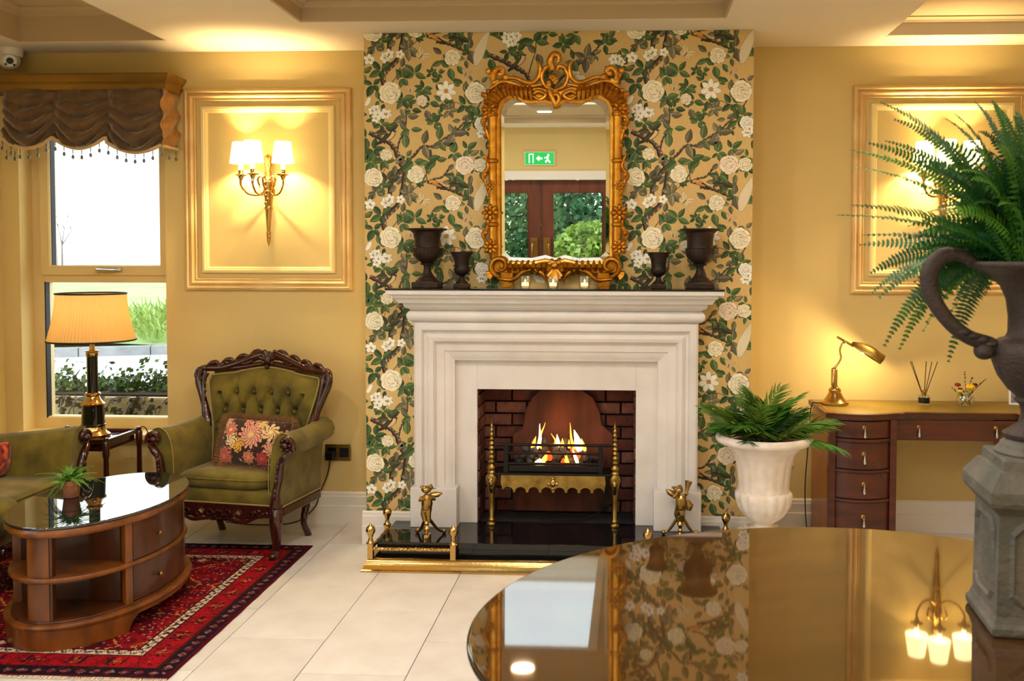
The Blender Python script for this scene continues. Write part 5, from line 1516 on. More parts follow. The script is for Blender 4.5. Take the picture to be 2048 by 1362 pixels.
# ================================================================== oval coffee table
def coffee_table():
    root = thing('coffee_table', 'oval walnut coffee table with glass top, open shelves and drawers', 'table', (-2.25, 3.86, .0075))
    A, B = .47, .31
    def E(t, off, z): 
        a = radians(t); return ((B+off)*cos(a), (A+off)*sin(a), z)
    def slab(name, off, z0, z1, m, r=.006, n=96):
        rows = []
        for d, z in ((-.02, z0), (-r*.6, z0), (0, z0+r), (0, z1-r), (-r*.6, z1), (-.02, z1)):
            rows.append([E(360*i/n, off+d, z) for i in range(n)])
        mb = MB().strip(rows, True).poly(rows[0][::-1]).poly(rows[-1])
        return mb.build(name, m, root, smooth=35)
    def wall(name, t0, t1, off, z0, z1, m, th=.018, n=40, parent=None, cut=None):
        mb = MB(); o, i_ = [], []
        ts = [lerp(t0, t1, k/n) for k in range(n+1)]
        zb = [z0+(cut(t) if cut else 0) for t in ts]
        rows = [[E(t, off, b) for t, b in zip(ts, zb)], [E(t, off, z1) for t in ts], [E(t, off-th, z1) for t in ts], [E(t, off-th, b) for t, b in zip(ts, zb)]]
        rows.append(rows[0]); mb.strip(rows)
        mb.poly([r[0] for r in rows[:4]]).poly([r[-1] for r in rows[:4]])
        return mb.build(name, m, parent or root, smooth=35)
    # plinth with arched cut-outs on the long sides
    def cut(t):
        c = 0
        for m in (0, 180, 360):
            d = abs(t-m)
            if d < 34: c = .062*min(1, ((34-d)/6))**.5
        return c
    wall('plinth', -180, 180, -.004, .0, .082, 'walnut', .022, 240, cut=cut)
    slab('plinth_moulding', .006, .080, .098, 'walnut', .006)
    slab('bottom_shelf', -.022, .094, .106, 'walnut_dark', .004)
    slab('middle_shelf', -.014, .255, .275, 'walnut', .007)
    slab('top_moulding', -.004, .436, .466, 'walnut', .012)
    slab('top_board', -.012, .462, .470, 'walnut_dark', .003)
    mat('table_glass', (22, 26, 26), .02, ior=2.1)
    slab('glass_top', -.003, .470, .480, 'table_glass', .003)
    # core panels behind the open shelves
    for s in (1, -1):
        for z0, z1 in ((.106, .255), (.275, .436)):
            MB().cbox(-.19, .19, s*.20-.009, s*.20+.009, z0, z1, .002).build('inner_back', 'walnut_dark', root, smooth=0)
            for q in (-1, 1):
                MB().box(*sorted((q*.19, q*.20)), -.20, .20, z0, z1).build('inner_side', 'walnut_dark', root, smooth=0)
    # pilasters at both ends, dividers beside the drawers
    for t in (-92, 88):
        for z0, z1 in ((.106, .255), (.275, .436)):
            wall('pilaster', t-9, t+9, -.030, z0, z1, 'walnut', .035, 8)
            for dt in (10.2, -10.2): wall('pilaster_bead', t+dt-.9, t+dt+.9, -.034, z0, z1, 'walnut_dark', .03, 2)
    for t in (-148, -32, 32, 148):
        for z0, z1 in ((.106, .255), (.275, .436)):
            wall('divider', t-2.4, t+2.4, -.024, z0, z1, 'walnut', .03, 4)
            p = E(t, -.04, 0)
            q = (.19*(1 if p[0] > 0 else -1), .20*(1 if p[1] > 0 else -1))
            d = Vector((q[0]-p[0], q[1]-p[1], 0)); nrm = Vector((-d.y, d.x, 0)).normalized()*.008
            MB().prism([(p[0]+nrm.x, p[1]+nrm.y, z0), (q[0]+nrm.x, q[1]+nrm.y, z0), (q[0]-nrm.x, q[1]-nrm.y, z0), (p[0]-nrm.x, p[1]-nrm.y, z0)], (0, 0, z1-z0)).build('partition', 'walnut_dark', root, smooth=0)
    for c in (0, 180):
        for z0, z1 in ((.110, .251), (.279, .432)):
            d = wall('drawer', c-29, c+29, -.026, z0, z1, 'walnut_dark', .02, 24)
            p = Vector(E(c-11 if c == 0 else c, -.026, (z0+z1)/2)); n = Vector((p.x/B**2, p.y/A**2, 0)).normalized()
            MB().tube([p, p+n*.006, p+n*.012, p+n*.02, p+n*.025], [.006, .005, .008, .0105, .005], 12).build('knob', 'brass_dark', d)
coffee_table()

# small potted fern on the coffee table
def leafy_frond(L, n, w, droop, m=None, base=.08, tip=.25, lw=.22, seed=0, curl=0.):
    """fern frond growing along +x, leaflets in pairs; returns MB"""
    rr = random.Random(seed); mb = MB(); pts = []
    for i in range(n+1):
        t = i/n; pts.append(Vector((L*t*(1-.12*droop*t), 0, -droop*L*t*t*.55+curl*L*sin(t*pi)*.1)))
    mb.tube(pts[::max(1, n//8)]+[pts[-1]], .0011*(L/.3)+.0006, 4, cap=False)
    for i in range(2, n):
        t = i/n; p = pts[i]; d = (pts[min(n, i+1)]-pts[i-1]).normalized()
        ll = w*(1-abs(2*t-.75)**2*.55)*(1-t**3*.75)*rr.uniform(.85, 1.12)
        if t < base: continue
        up = Vector((0, 1, 0)).cross(d).normalized()*-1
        for s in (-1, 1):
            side = (Vector((0, s, 0))+d*.35+up*-.18*rr.uniform(.2, 1.3)).normalized()
            q = side*ll; hw2 = d*(ll*lw*.5)
            a, b = p-hw2*.5, p+hw2*.7
            m1, m2 = p+q*.5-hw2*1.05, p+q*.5+hw2*.95
            mb._add([a, m1, p+q, m2, b], [(0, 1, 2, 3, 4)])
    return mb
def potted_fern():
    root = thing('potted_fern', 'small bright green fern in a terracotta pot on the coffee table', 'plant', (-2.382, 3.845, .489))
    MB().lathe([(.027, 0), (.030, .004), (.036, .052), (.0365, .054), (.0385, .055), (.0395, .075), (.036, .0755), (.033, .062), (0, .06)], 28).build('pot', 'terracotta', root)
    Rf = random.Random(2); fr = [leafy_frond(.10, 15, .017, d, seed=i, base=.12, lw=.36, curl=1.2).build('frond', ['fern_light', 'fern_pale', 'fern_light'][i], root, smooth=0) for i, d in enumerate((.5, 1.0, 1.6))]
    for i, f in enumerate(fr): f.location = (0, 0, .064); f.rotation_euler = (0, -.9+.3*i, 2.0*i)
    for i in range(70):
        dup(fr[i % 3], root, (Rf.uniform(-.015, .015), Rf.uniform(-.015, .015), .062), (Rf.uniform(-.4, .4), -Rf.uniform(.25, 1.35), 2*pi*i/34*5+Rf.uniform(-.3, .3)), (Rf.uniform(.6, 1.1),)*3)
    dup(fr[2], root, (-.02, -.02, .065), (.2, .3, pi*1.15), (1.0,)*3); dup(fr[1], root, (-.02, -.01, .065), (.1, .45, pi*1.05), (.9,)*3)
potted_fern()

# ================================================================== rug
def rug():
    root = thing('rug', 'red patterned oriental rug with a cream zigzag border under the coffee table', 'rug', (-2.62, 3.98, 0))
    hx, hy, zt = .98, .78, .006
    mat_attr('rug_pile', .95, 0., .5, 700, .1)
    nx, ny = 300, 240
    Rr = random.Random(1)
    mb = MB()
    vs = [(lerp(-hx, hx, i/nx)+.004*sin(j*.21)*(1 if i in (0, nx) else 0), lerp(-hy, hy, j/ny)+.003*sin(i*.17)*(1 if j in (0, ny) else 0), zt+.0012*noise.noise(Vector((i*.3, j*.3, 0)))) for j in range(ny+1) for i in range(nx+1)]
    RED, DRED, WINE, NAVY, CREAMC, ORANGE, BROWN = (150, 18, 28), (112, 12, 26), (92, 12, 26), (34, 20, 36), (226, 200, 170), (196, 90, 40), (70, 30, 24)
    def col(x, y):
        ex, ey = hx-abs(x), hy-abs(y); e = min(ex, ey)
        s = y if ex < ey else x                     # running coordinate along the border
        n1 = noise.noise(Vector((x*34, y*34, 0))); n2 = noise.noise(Vector((x*13, y*13, 5))); n3 = noise.noise(Vector((x*70, y*70, 9)))
        if e < .012: return WINE
        if e < .075:                                # dark outer band with small motifs
            k = (s/.055) % 1
            if abs(k-.5)+abs(e-.044)/.05 < .38: return (120, 44, 50) if n3 < .15 else (150, 120, 110)
            return NAVY if n1 < .25 else (70, 22, 34)
        if e < .082: return BROWN
        if e < .185:                                # red band with broken geometric motifs
            k = (s/.16) % 1; q = (e-.082)/.103
            if abs(k-.5) < .05 and .25 < q < .8: return ORANGE if n3 > -.1 else NAVY
            if abs(abs(k-.5)-.18) < .03 and .2 < q < .85: return (52, 26, 34)
            if abs(q-.5) < .06 and abs(k-.5) < .25: return (206, 120, 70) if n1 > 0 else NAVY
            if n3 > .38: return (60, 26, 30)
            return (172, 20, 30) if n2 > -.1 else RED
        if e < .190: return (40, 20, 26)
        if e < .228:                                # cream border with zigzag
            k = (s/.045) % 1; q = (e-.190)/.038
            if abs(q-.5) > .44: return CREAMC
            z = abs(k-.5)*2
            return CREAMC if abs(z-q) > .17 and not (abs(q-.5) < .1 and z < .2) else (66, 30, 34)
        if e < .234: return (40, 20, 26)
        # field with diamonds and flecks
        dd = abs((x/.34) % 1-.5)+abs((y/.34) % 1-.5)
        if abs(dd-.42) < .02: return (204, 140, 70) if n3 > -.15 else (60, 26, 30)
        if abs(dd-.2) < .025: return (52, 24, 36)
        if dd < .08: return CREAMC
        if n3 > .42: return (206, 150, 120)
        if n3 < -.45: return (46, 22, 36)
        return RED if n2 > .05 else DRED
    mb.v = vs; m = nx+1
    for j in range(ny):
        for i in range(nx):
            mb.f.append([j*m+i, j*m+i+1, (j+1)*m+i+1, (j+1)*m+i]); mb.mi.append(0)
            x, y = vs[j*m+i][0]+hx/nx, vs[j*m+i][1]+hy/ny
            c = lin(*col(x, y)); k = .8*(1+.22*Rr.uniform(-1, 1)); mb.c.append((min(1, c[0]*k), min(1, c[1]*k), min(1, c[2]*k), 1))
    mb.cur = lin(96, 14, 26); mb.box(-hx, hx, -hy, hy, .0005, zt-.001)
    mb.build('rug_pile', 'rug_pile', root, smooth=0)
    mat('wool', (226, 210, 184), .9)
    f = MB()
    for i in range(420):
        x = lerp(-hx, hx, (i+.5)/420)
        for s in (-1, 1):
            a = Rr.uniform(-.006, .006)
            f.tube([(x, s*(hy-.002), .005), (x+a*.5, s*(hy+.008), .004), (x+a, s*(hy+.018 if s < 0 else hy+.006), .002)], .0016, 4, cap=False)
    o = f.build('fringe', 'wool', root, smooth=0); o['kind'] = 'stuff'
rug()

# ================================================================== white urn with palm
def white_urn():
    root = thing('white_planter', 'white fluted plaster urn planter beside the fireplace', 'planter', (.690, 4.58, 0))
    z = .185
    body = [(.062, .0), (.064, .010), (.052, .020), (.047, .032), (.056, .040), (.066, .046), (.098, .072), (.128, .118), (.138, .160), (.136, .186), (.128, .192), (.122, .196), (.122, .21), (.126, .27), (.135, .33), (.152, .38), (.178, .412), (.20, .428), (.222, .434), (.232, .440), (.238, .452), (.234, .466), (.220, .476), (.208, .474), (.195, .462), (.175, .43), (.15, .40), (0, .39)]
    def wob(t, zz, r):
        if .05 < zz < .19: return .045*abs(sin(8*t))-.02
        if .20 < zz < .40 and r > .11: return .028*abs(sin(8*t))-.014
        return 0
    prof = []
    for (r0, z0), (r1, z1) in zip(body, body[1:]): prof += [(lerp(r0, r1, k/3), lerp(z0, z1, k/3)) for k in range(3)]
    prof.append(body[-1])
    MB().lathe(prof, 96, (0, 0, z), wob=wob).build('urn_body', 'plaster', root, smooth=50)
    MB().cbox(-.085, .085, -.085, .085, .16, z+.003, .006).build('foot_plate', 'plaster', root, smooth=0)
    MB().cbox(-.115, .115, -.115, .115, 0, .162, .008).build('plinth', 'plaster', root, smooth=0)
    MB().lathe([(.185, .0), (0, .012)], 32, (0, 0, z+.43)).build('soil', 'soil', root)
    # palm
    p = thing('parlour_palm', 'leafy green parlour palm growing in the white urn', 'plant', (.690, 4.58, z+.435))
    Rp = random.Random(8)
    def palm_frond(L, n, w, droop, seed):
        rr = random.Random(seed); mb = MB(); pts = []
        for i in range(n+1):
            t = i/n; pts.append(Vector((L*t*(1-.1*t), 0, -droop*L*t*t*.5)))
        mb.tube(pts[::3]+[pts[-1]], .0022, 4, cap=False)
        for i in range(3, n+1):
            t = i/n; q = pts[i]; d = (pts[min(n, i+1)]-pts[i-1]).normalized()
            ll = w*(.55+.75*sin(pi*min(1, t*.92+.05)))*rr.uniform(.85, 1.15)
            for s in (-1, 1):
                side = (d*(.75+.5*t)+Vector((0, s*1.0, 0))+Vector((0, 0, rr.uniform(-.35, .1)))).normalized()
                b = side.cross(Vector((0, 0, 1))).normalized()*(ll*.065)
                mb._add([q-b*.4, q+side*ll*.45-b, q+side*ll+Vector((0, 0, -ll*.18)), q+side*ll*.45+b, q+b*.4], [(0, 1, 2, 3, 4)])
        return mb
    fr = [palm_frond(.27, 14, .085, d, i).build('frond', m, p, smooth=0) for i, (d, m) in enumerate(((.2, 'palm'), (.45, 'palm'), (.7, 'fern_light'), (.4, 'fern')))]
    for i, f in enumerate(fr): f.rotation_euler = (0, -.7, 1.5*i)
    for i in range(40):
        el = Rp.uniform(.45, 1.45); az = Rp.choice([Rp.uniform(pi, 2*pi), Rp.uniform(pi, 2*pi), Rp.uniform(-.5, .5), pi+Rp.uniform(-.5, .5), Rp.uniform(0, 2*pi) if el > 1.25 else -pi/2])
        dup(fr[Rp.choice([0, 0, 1, 1, 2, 3])], p, (Rp.uniform(-.07, .07), Rp.uniform(-.07, .07), Rp.uniform(-.02, .03)), (Rp.uniform(-.4, .4), -el, az), (Rp.uniform(.75, 1.12),)*3)
    dup(fr[0], p, (-.05, -.05, 0), (.3, -.75, pi*1.02), (1.22,)*3); dup(fr[1], p, (-.04, -.06, 0), (.1, -.95, pi*1.08), (1.25,)*3)
    dup(fr[0], p, (.05, -.05, 0), (0, -.5, -.1), (1.2,)*3); dup(fr[2], p, (.07, -.05, 0), (0, -.35, -.25), (1.1,)*3); dup(fr[1], p, (.05, -.04, 0), (.2, -.7, -.15), (1.15,)*3)
white_urn()

# ================================================================== desk
def desk():
    root = thing('pedestal_desk', 'mahogany kneehole desk with bow-front drawers and a green leather top', 'desk', (1.02, 5.16, 0))
    D = 'desk_wood'
    # local: x to the right from the left edge, y=0 back, -y front; top outline with serpentine front
    def front(x):
        c = lambda a, b: (x-a)/(b-a)
        if x < .355: return -.445-.050*sin(pi*max(0, c(0, .355)))
        if x < .395: return -.445
        if x < .96: return -.415-.0*x
        if x < 1.0: return -.445
        return -.445-.050*sin(pi*min(1, c(1.0, 1.355)))
    xs = sorted([i*.0225 for i in range(61)]+[.356, .394, .396, .959, .961, .999, 1.0, 1.355])
    xs = [x for x in xs if x <= 1.3551]
    def slab(name, z0, z1, inset, m, back=0.):
        o = [(x, front(min(max(x, inset), 1.355-inset))+inset, z0) for x in xs if inset <= x <= 1.355-inset]
        o = [(inset, 0-back, z0)]+o+[(1.355-inset, 0-back, z0)]
        return MB().prism(o, (0, 0, z1-z0)).build(name, m, root, smooth=35)
    slab('desk_top', .722, .746, 0., D)
    slab('top_moulding', .714, .723, .008, 'mahogany')
    slab('gold_tooling', .7462, .7468, .020, 'gold_line', .02)
    slab('leather_inlay', .7464, .7474, .026, 'leather', .026)
    for X0 in (.018, 1.005):
        w = .335
        x0, x1 = X0, X0+w
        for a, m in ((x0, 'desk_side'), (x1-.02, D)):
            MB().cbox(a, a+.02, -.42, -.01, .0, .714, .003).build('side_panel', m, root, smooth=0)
        for a in (x0-.002, x1-.032):
            MB().cbox(a, a+.034, -.452, -.418, .0, .714, .004).build('pilaster', 'desk_side' if False else D, root, smooth=0)
        MB().box(x0+.02, x1-.02, -.02, -.01, .02, .714).build('back_panel', D, root, smooth=0)
        cx = (x0+x1)/2; hw = w/2-.033
        def bow(name, z0, z1, proj, m, parent=None):
            n = 20; o = []
            for i in range(n+1):
                t = -1+2*i/n; o.append((cx+hw*t, -.440-proj-.046*(1-t*t), z0))
            o = [(cx-hw, -.40, z0)]+o+[(cx+hw, -.40, z0)]
            return MB().prism(o, (0, 0, z1-z0)).build(name, m, parent or root, smooth=40)
        for z0, z1 in ((.625, .708), (.468, .600), (.318, .446), (.135, .296)):
            d = bow('drawer', z0, z1, 0, D)
            yk = -.440-.046
            zc = (z0+z1)/2+.012
            MB().lathe([(.014, 0), (.012, .003), (.006, .006)], 14).xf(Matrix.Translation((cx-.002, yk, zc)) @ Matrix.Rotation(pi/2, 4, 'X')).build('handle_rose', 'brass_dark', d)
            MB().lathe([(0, 0), (.003, -.002), (.0035, -.012), (.0075, -.034), (.0085, -.042), (.006, -.049), (0, -.051)], 12, (cx-.002, yk-.012, zc)).build('drop_handle', 'chrome', d)
        for z0, z1 in ((.604, .620), (.450, .464), (.300, .314), (.118, .131)):
            bow('drawer_rail', z0, z1, .007, D)
        bow('plinth', .0, .115, .004, D)
    d = MB().cbox(.352, 1.006, -.408, -.385, .608, .708, .003).build('drawer', D, root, smooth=0)
    for x in (.435, .82):
        MB().lathe([(.013, 0), (.011, .003), (.006, .006)], 14).xf(Matrix.Translation((x+.04, -.408, .672)) @ Matrix.Rotation(pi/2, 4, 'X')).build('handle_rose', 'brass_dark', d)
        MB().lathe([(0, 0), (.003, -.002), (.0035, -.012), (.0075, -.034), (.0085, -.042), (.006, -.049), (0, -.051)], 12, (x+.04, -.420, .672)).build('drop_handle', 'chrome', d)
    MB().box(.352, 1.006, -.385, -.02, .60, .612).build('drawer_bottom', D, root, smooth=0)
desk()
ZD = .748
# brass desk lamp with a shell shade
def desk_lamp():
    x, y = 1.125, 4.99
    root = thing('desk_lamp', 'polished brass desk lamp with a ribbed shell shade', 'lamp', (x, y, ZD))
    MB().lathe([(.072, 0), (.074, .006), (.072, .014), (.060, .022), (.045, .040), (.036, .058), (.030, .066), (.033, .072), (.031, .082), (.018, .094), (.015, .1)], 32).build('base', 'brass', root)
    MB().lathe([(.0165, .098), (.0165, .19), (.014, .194), (.006, .198)], 20, (-.004, 0, 0)).build('column', 'brass', root)
    p = spline([(-.004, 0, .195), (.016, 0, .22), (.03, 0, .25), (.024, 0, .29), (.035, 0, .325), (.05, 0, .335)], 6)
    MB().tube(p, .0055, 8).build('swan_arm', 'brass', root)
    MB().ball((.05, 0, .335), .010, 10, 8).build('joint', 'brass', root)
    ax = Vector((.86, -.08, -.5)).normalized()
    o = Vector((.052, 0, .337))
    MB().cyl(o-ax*.05, o+ax*.05, .0065, n=12).build('shade_stem', 'brass', root)
    # scallop shell: half-dome opening along its length and downwards
    up = Vector((0, 0, 1)); side = ax.cross(up).normalized(); n = side.cross(ax).normalized()
    rows = []
    for i in range(15):
        t = i/14; L = .035+.165*t; wv = .012+.066*sin(min(1, t*1.15)*pi*.52)
        r = []
        for k in range(41):
            a = pi*k/40; rib = 1+.05*abs(sin(a*8))
            hgt = .012+.042*sin(min(1, t*1.05+.08)*pi*.62)
            end = 1-.02*0
            pnt = o+ax*(L+(.012*sin(a) if i == 14 else 0))+side*(cos(a)*wv*rib)+n*(sin(a)*hgt*rib-.012*t)
            r.append(pnt)
        rows.append(r)
    MB().strip(rows).build('shell_shade', 'brass_old', root, solid=.002, smooth=50)
    MB().ball(o+ax*.11+n*.008, .016, 10, 8).build('bulb', 'bulb_glow', root)
    point_light(Vector((x, y, ZD))+o+ax*.12-n*.014, 7, WARM, .02)
desk_lamp()
tag(MB().tube(spline([(1.055, 5.0, .752), (1.03, 5.0, .753), (1.008, 4.99, .752), (.995, 4.98, .70), (.985, 4.99, .5), (.975, 5.0, .30), (.985, 5.02, .12), (1.0, 5.03, .012)], 6), .003, 6).build('lamp_cable', 'trim_black'), 'dark flex hanging down the desk side from the brass desk lamp', 'cable')
root = thing('wall_socket', 'white wall socket between the white planter and the desk', 'socket', (.905, YW, .40))
MB().cbox(-.05, .05, -.010, 0, -.04, .04, .004).build('face_plate', 'white_plastic', root, smooth=0)
MB().cbox(-.02, .025, -.04, -.01, -.02, .02, .005).build('plug', 'white_plastic', root, smooth=0)
root = thing('power_adapter', 'black power adapter on the floor beside the desk', 'adapter', (.985, 5.05, 0))
MB().cbox(-.03, .03, -.05, .05, 0, .045, .008).build('adapter_case', 'black_plastic', root, smooth=0)
root = thing('inline_switch', 'small white inline switch on the lamp flex beside the desk', 'switch', (.992, 4.982, .63))
MB().cbox(-.009, .009, -.009, .009, -.03, .03, .004).build('switch_body', 'white_plastic', root, smooth=0)

# reed diffuser
root = thing('reed_diffuser', 'reed diffuser bottle with dark sticks and a black label on the desk', 'diffuser', (1.598, 5.0, ZD))
MB().lathe([(.030, 0), (.032, .004), (.032, .045), (.028, .052), (.013, .058), (.012, .066), (.010, .066), (.010, .056), (.027, .048), (.028, .006), (0, .005)], 28).build('bottle', 'glass', root)
MB().lathe([(.0125, .060), (.0135, .062), (.0135, .078), (.010, .079)], 20).build('collar', 'brass', root)
MB().lathe([(.0322, .012), (.0322, .042)], 20, a0=-pi*.95, a1=-pi*.25).build('label', 'black_plastic', root)
mat('reed', (44, 26, 20), .8)
for i, (dx, dy) in enumerate(((-.075, .0), (-.062, .02), (.012, .01), (.035, -.01), (.068, .0))):
    MB().cyl((-dx*.12, -dy*.1, .008), (dx, dy, .232), .0021, n=6).build('reed', 'reed', root)
# posy in a glass
def posy():
    root = thing('flower_posy', 'small glass bowl of yellow and red flowers on the desk', 'flowers', (1.815, 5.0, ZD))
    MB().lathe([(.030, 0), (.040, .006), (.047, .024), (.046, .04), (.040, .054), (.038, .054), (.044, .038), (.044, .024), (.037, .009), (0, .006)], 30).build('glass_bowl', 'glass', root)
    Rp = random.Random(6)
    mat('petal_y', (240, 196, 30), .6); mat('petal_r', (150, 30, 26), .6); mat('petal_d', (84, 26, 24), .6); mat('twig', (70, 66, 34), .7)
    tops = [(.018, -.02, .095, 'y', .026), (.034, -.01, .085, 'y', .020), (-.042, 0, .105, 'r', .018), (.052, .01, .105, 'd', .016), (-.035, -.02, .075, 'y', .015), (-.02, .02, .08, 'd', .013)]
    for x, y, z, c, r in tops:
        s = MB().tube(spline([(x*-.3, y*-.3, .01), (x*.5, y*.5, z*.55), (x, y, z)], 4), .0016, 5).build('stem', 'twig', root)
        mb = MB()
        for k in range(14):
            a = 2*pi*k/14; e = .5 if k % 2 else 1.05
            d = Vector((cos(a)*cos(e*.6), sin(a)*cos(e*.6)-.3, sin(e*.6))).normalized()
            mb.ball(Vector((x, y, z))+d*r*.6, r*.42, 6, 5, sc=(1, .5, .8))
        mb.build('blossom', {'y': 'petal_y', 'r': 'petal_r', 'd': 'petal_d'}[c], s)
    for k in range(5):
        ex = (-.01, .10, .08, -.07, .03)[k]; ez = (.175, .135, .12, .09, .15)[k]
        p = spline([(0, 0, .02), (ex*.4, -.01, ez*.6), (ex, 0, ez)], 8)
        mb = MB().tube(p, .0012, 4)
        for q in range(6, len(p), 2):
            d = Vector((Rp.uniform(-1, 1), Rp.uniform(-.6, .6), Rp.uniform(-.3, .8))).normalized()*.011
            w = d.cross(Vector((0, 1, 0))).normalized()*.004; mb._add([p[q], p[q]+d*.5+w, p[q]+d, p[q]+d*.5-w], [(0, 1, 2, 3)])
        mb.build('twig', 'twig', root)
    for k in range(22):
        a = Rp.uniform(0, 2*pi); x, y = .034*cos(a), .034*sin(a); z = Rp.uniform(.012, .07)
        d = Vector((cos(a)*.3, sin(a)*.3, Rp.uniform(-.5, 1))).normalized()*.02; w = Vector((-sin(a), cos(a), 0))*.006
        MB()._add([(x, y, z), Vector((x, y, z))+d*.5+w, Vector((x, y, z))+d, Vector((x, y, z))+d*.5-w], [(0, 1, 2, 3)]).build('leaf', 'fern', root, smooth=0)
posy()
# framed card at the desk's end
def card():
    root = thing('framed_card', 'white framed card with a dark printed picture standing on the desk', 'picture frame', (2.145, 5.02, ZD), radians(-12))
    root.rotation_euler = (radians(-8), 0, radians(-12))
    MB().frame(-.09, .09, 0, .13, [(0, 0), (0, .012), (.010, .012), (.010, 0)]).build('frame', 'paper_white', root, smooth=0)
    mat('card_print', (60, 70, 84), .4, var=.6, var_rgb=(160, 168, 176), vscale=40, stretch=(.4, 1, 3))
    MB().box(-.082, .082, -.006, -.001, .008, .122).build('print', 'card_print', root, smooth=0)
    MB().prism([(0, .0, .10), (0, .0, .112), (0, .055, .012), (0, .05, .006)], (.012, 0, 0)).build('stand', 'paper_white', root, smooth=0)
card()

# ================================================================== foreground table, stone pedestal, iron urn, fern
def big_table():
    root = thing('oval_table', 'large dark oval table with a mirror-gloss top in the foreground', 'table', (.463, 2.002, 0), radians(19.5))
    A, B, n = .798, .652, 128
    def ring(off, z): return [((A+off)*cos(2*pi*i/n), (B+off)*sin(2*pi*i/n), z) for i in range(n)]
    MB().poly(ring(-.006, .75)).strip([ring(-.006, .75), ring(-.006, .749)], True).build('table_top', 'table_gloss', root, smooth=0)
    rows = [ring(-.006, .7495), ring(-.002, .7485), ring(.003, .744), ring(.004, .738), ring(.0, .730), ring(-.006, .726), ring(-.008, .715), ring(-.016, .705), ring(-.03, .70)]
    MB().strip(rows, True).poly(rows[-1]).build('table_edge', 'table_edge', root, smooth=50)
    rows = [ring(-.12, .70), ring(-.12, .62)]; MB().strip(rows, True).poly(rows[-1]).build('apron', 'walnut_dark', root, smooth=30)
    MB().lathe([(.10, .62), (.09, .58), (.05, .5), (.075, .42), (.085, .34), (.05, .26), (.06, .2), (.09, .16), (.06, .12)], 32).build('pedestal', 'walnut_dark', root)
    for k in range(4):
        a = pi/4+k*pi/2
        p = spline([(0, 0, .17), (.15*cos(a), .15*sin(a), .15), (.3*cos(a), .3*sin(a), .06), (.4*cos(a), .4*sin(a), .02)], 6)
        MB().tube(p, rads(len(p), .04, .036, .028, .02), 10).build('leg', 'walnut_dark', root)
big_table()
PCX, PCY = .862, 1.985
def pedestal():
    root = thing('stone_plinth', 'weathered grey stone plinth with sunk panels standing on the glossy table', 'plinth', (PCX, PCY, .7515), radians(-5.6))
    def sq(h, z): return [(-h, -h, z), (h, -h, z), (h, h, z), (-h, h, z)]
    def stack(name, pr):
        rows = [sq(h, z)+[sq(h, z)[0]] for h, z in pr]
        return MB().strip(rows).poly(sq(*pr[0])[::-1]).poly(sq(*pr[-1])).build(name, 'lead_stone', root, smooth=0, bevel=.004)
    stack('base', [(.100, 0), (.104, .004), (.104, .018), (.098, .026), (.094, .04)])
    stack('shaft', [(.0925, .04), (.0905, .25)])
    stack('cap', [(.092, .248), (.098, .256), (.108, .266), (.112, .275), (.113, .298), (.109, .304), (.094, .326), (.090, .332), (.090, .334), (.082, .336), (.080, .356), (.076, .360)])
    for k in range(4):
        def oct_(w, h, c): return [(-w+c, -h), (w-c, -h), (w, -h+c), (w, h-c), (w-c, h), (-w+c, h), (-w, h-c), (-w, -h+c)]
        o1, o2 = oct_(.066, .088, .022), oct_(.055, .077, .018)
        o1 = oct_(.070, .090, .024); o2 = oct_(.062, .082, .021); o3 = oct_(.055, .075, .019)
        mb = MB()
        vs = [(x, 0, z) for x, z in o1]+[(x, -.006, z) for x, z in o2]+[(x, .001, z) for x, z in o3]
        n = 8
        mb._add(vs, [(i, (i+1) % n, n+(i+1) % n, n+i) for i in range(n)]+[(n+i, n+(i+1) % n, 2*n+(i+1) % n, 2*n+i) for i in range(n)])
        mb.xf(Matrix.Rotation(k*pi/2, 4, 'Z') @ Matrix.Translation((0, -.0918, .146)))
        mb.build('panel_moulding', 'lead_stone', root, smooth=0)
    MB().lathe([(.074, .358), (.076, .364), (.070, .372), (.066, .374), (.064, .382), (.052, .392), (.0, .394)], 40, wob=lambda t, z, r: .012*sin(20*t)).build('socle', 'lead_stone', root)
pedestal()
def big_urn():
    root = thing('handled_urn', 'dark iron urn with looped handles on the stone plinth', 'urn', (PCX, PCY, 1.1455))
    root.scale = (1.16, 1.16, 1)
    prof = [(.050, 0), (.052, .008), (.042, .016), (.026, .03), (.021, .05), (.024, .068), (.034, .078), (.030, .086), (.044, .1), (.062, .13), (.074, .165), (.077, .185), (.073, .200), (.060, .208), (.050, .212), (.046, .222), (.046, .255), (.050, .29), (.060, .318), (.078, .340), (.104, .354), (.118, .358), (.121, .364), (.119, .370), (.104, .371), (.08, .36), (.0, .35)]
    q = []
    for (a, b), (c, d) in zip(prof, prof[1:]): q += [(a, b), ((a+c)/2, (b+d)/2)]
    q.append(prof[-1])
    MB().lathe(q, 64, wob=lambda t, z, r: (.018*sin(22*t) if .1 < z < .16 else (.012*sin(30*t) if .33 < z < .356 else 0))).build('urn_body', 'urn_grey', root, smooth=50)
    for s in (-1, 1):
        p = spline([(s*.10, 0, .358), (s*.135, 0, .383), (s*.170, 0, .380), (s*.190, 0, .345), (s*.184, 0, .295), (s*.155, 0, .245), (s*.12, 0, .212), (s*.082, 0, .196), (s*.066, 0, .18)], 7)
        h = MB().tube(p, rads(len(p), .010, .014, .0165, .0165, .0155, .0145, .015, .0165, .012), 12).build('handle', 'urn_grey', root)
        MB().ball((s*.092, -.004, .182), .0185, 12, 10).build('handle_knob', 'urn_grey', h)
        mb = MB()
        for k in range(4): mb.ball((s*(.13-.016*k), -.012, .222-.008*k), .0095, 8, 6, sc=(1.4, .8, .8))
        mb.build('leaf_carving', 'urn_grey', h)
big_urn()
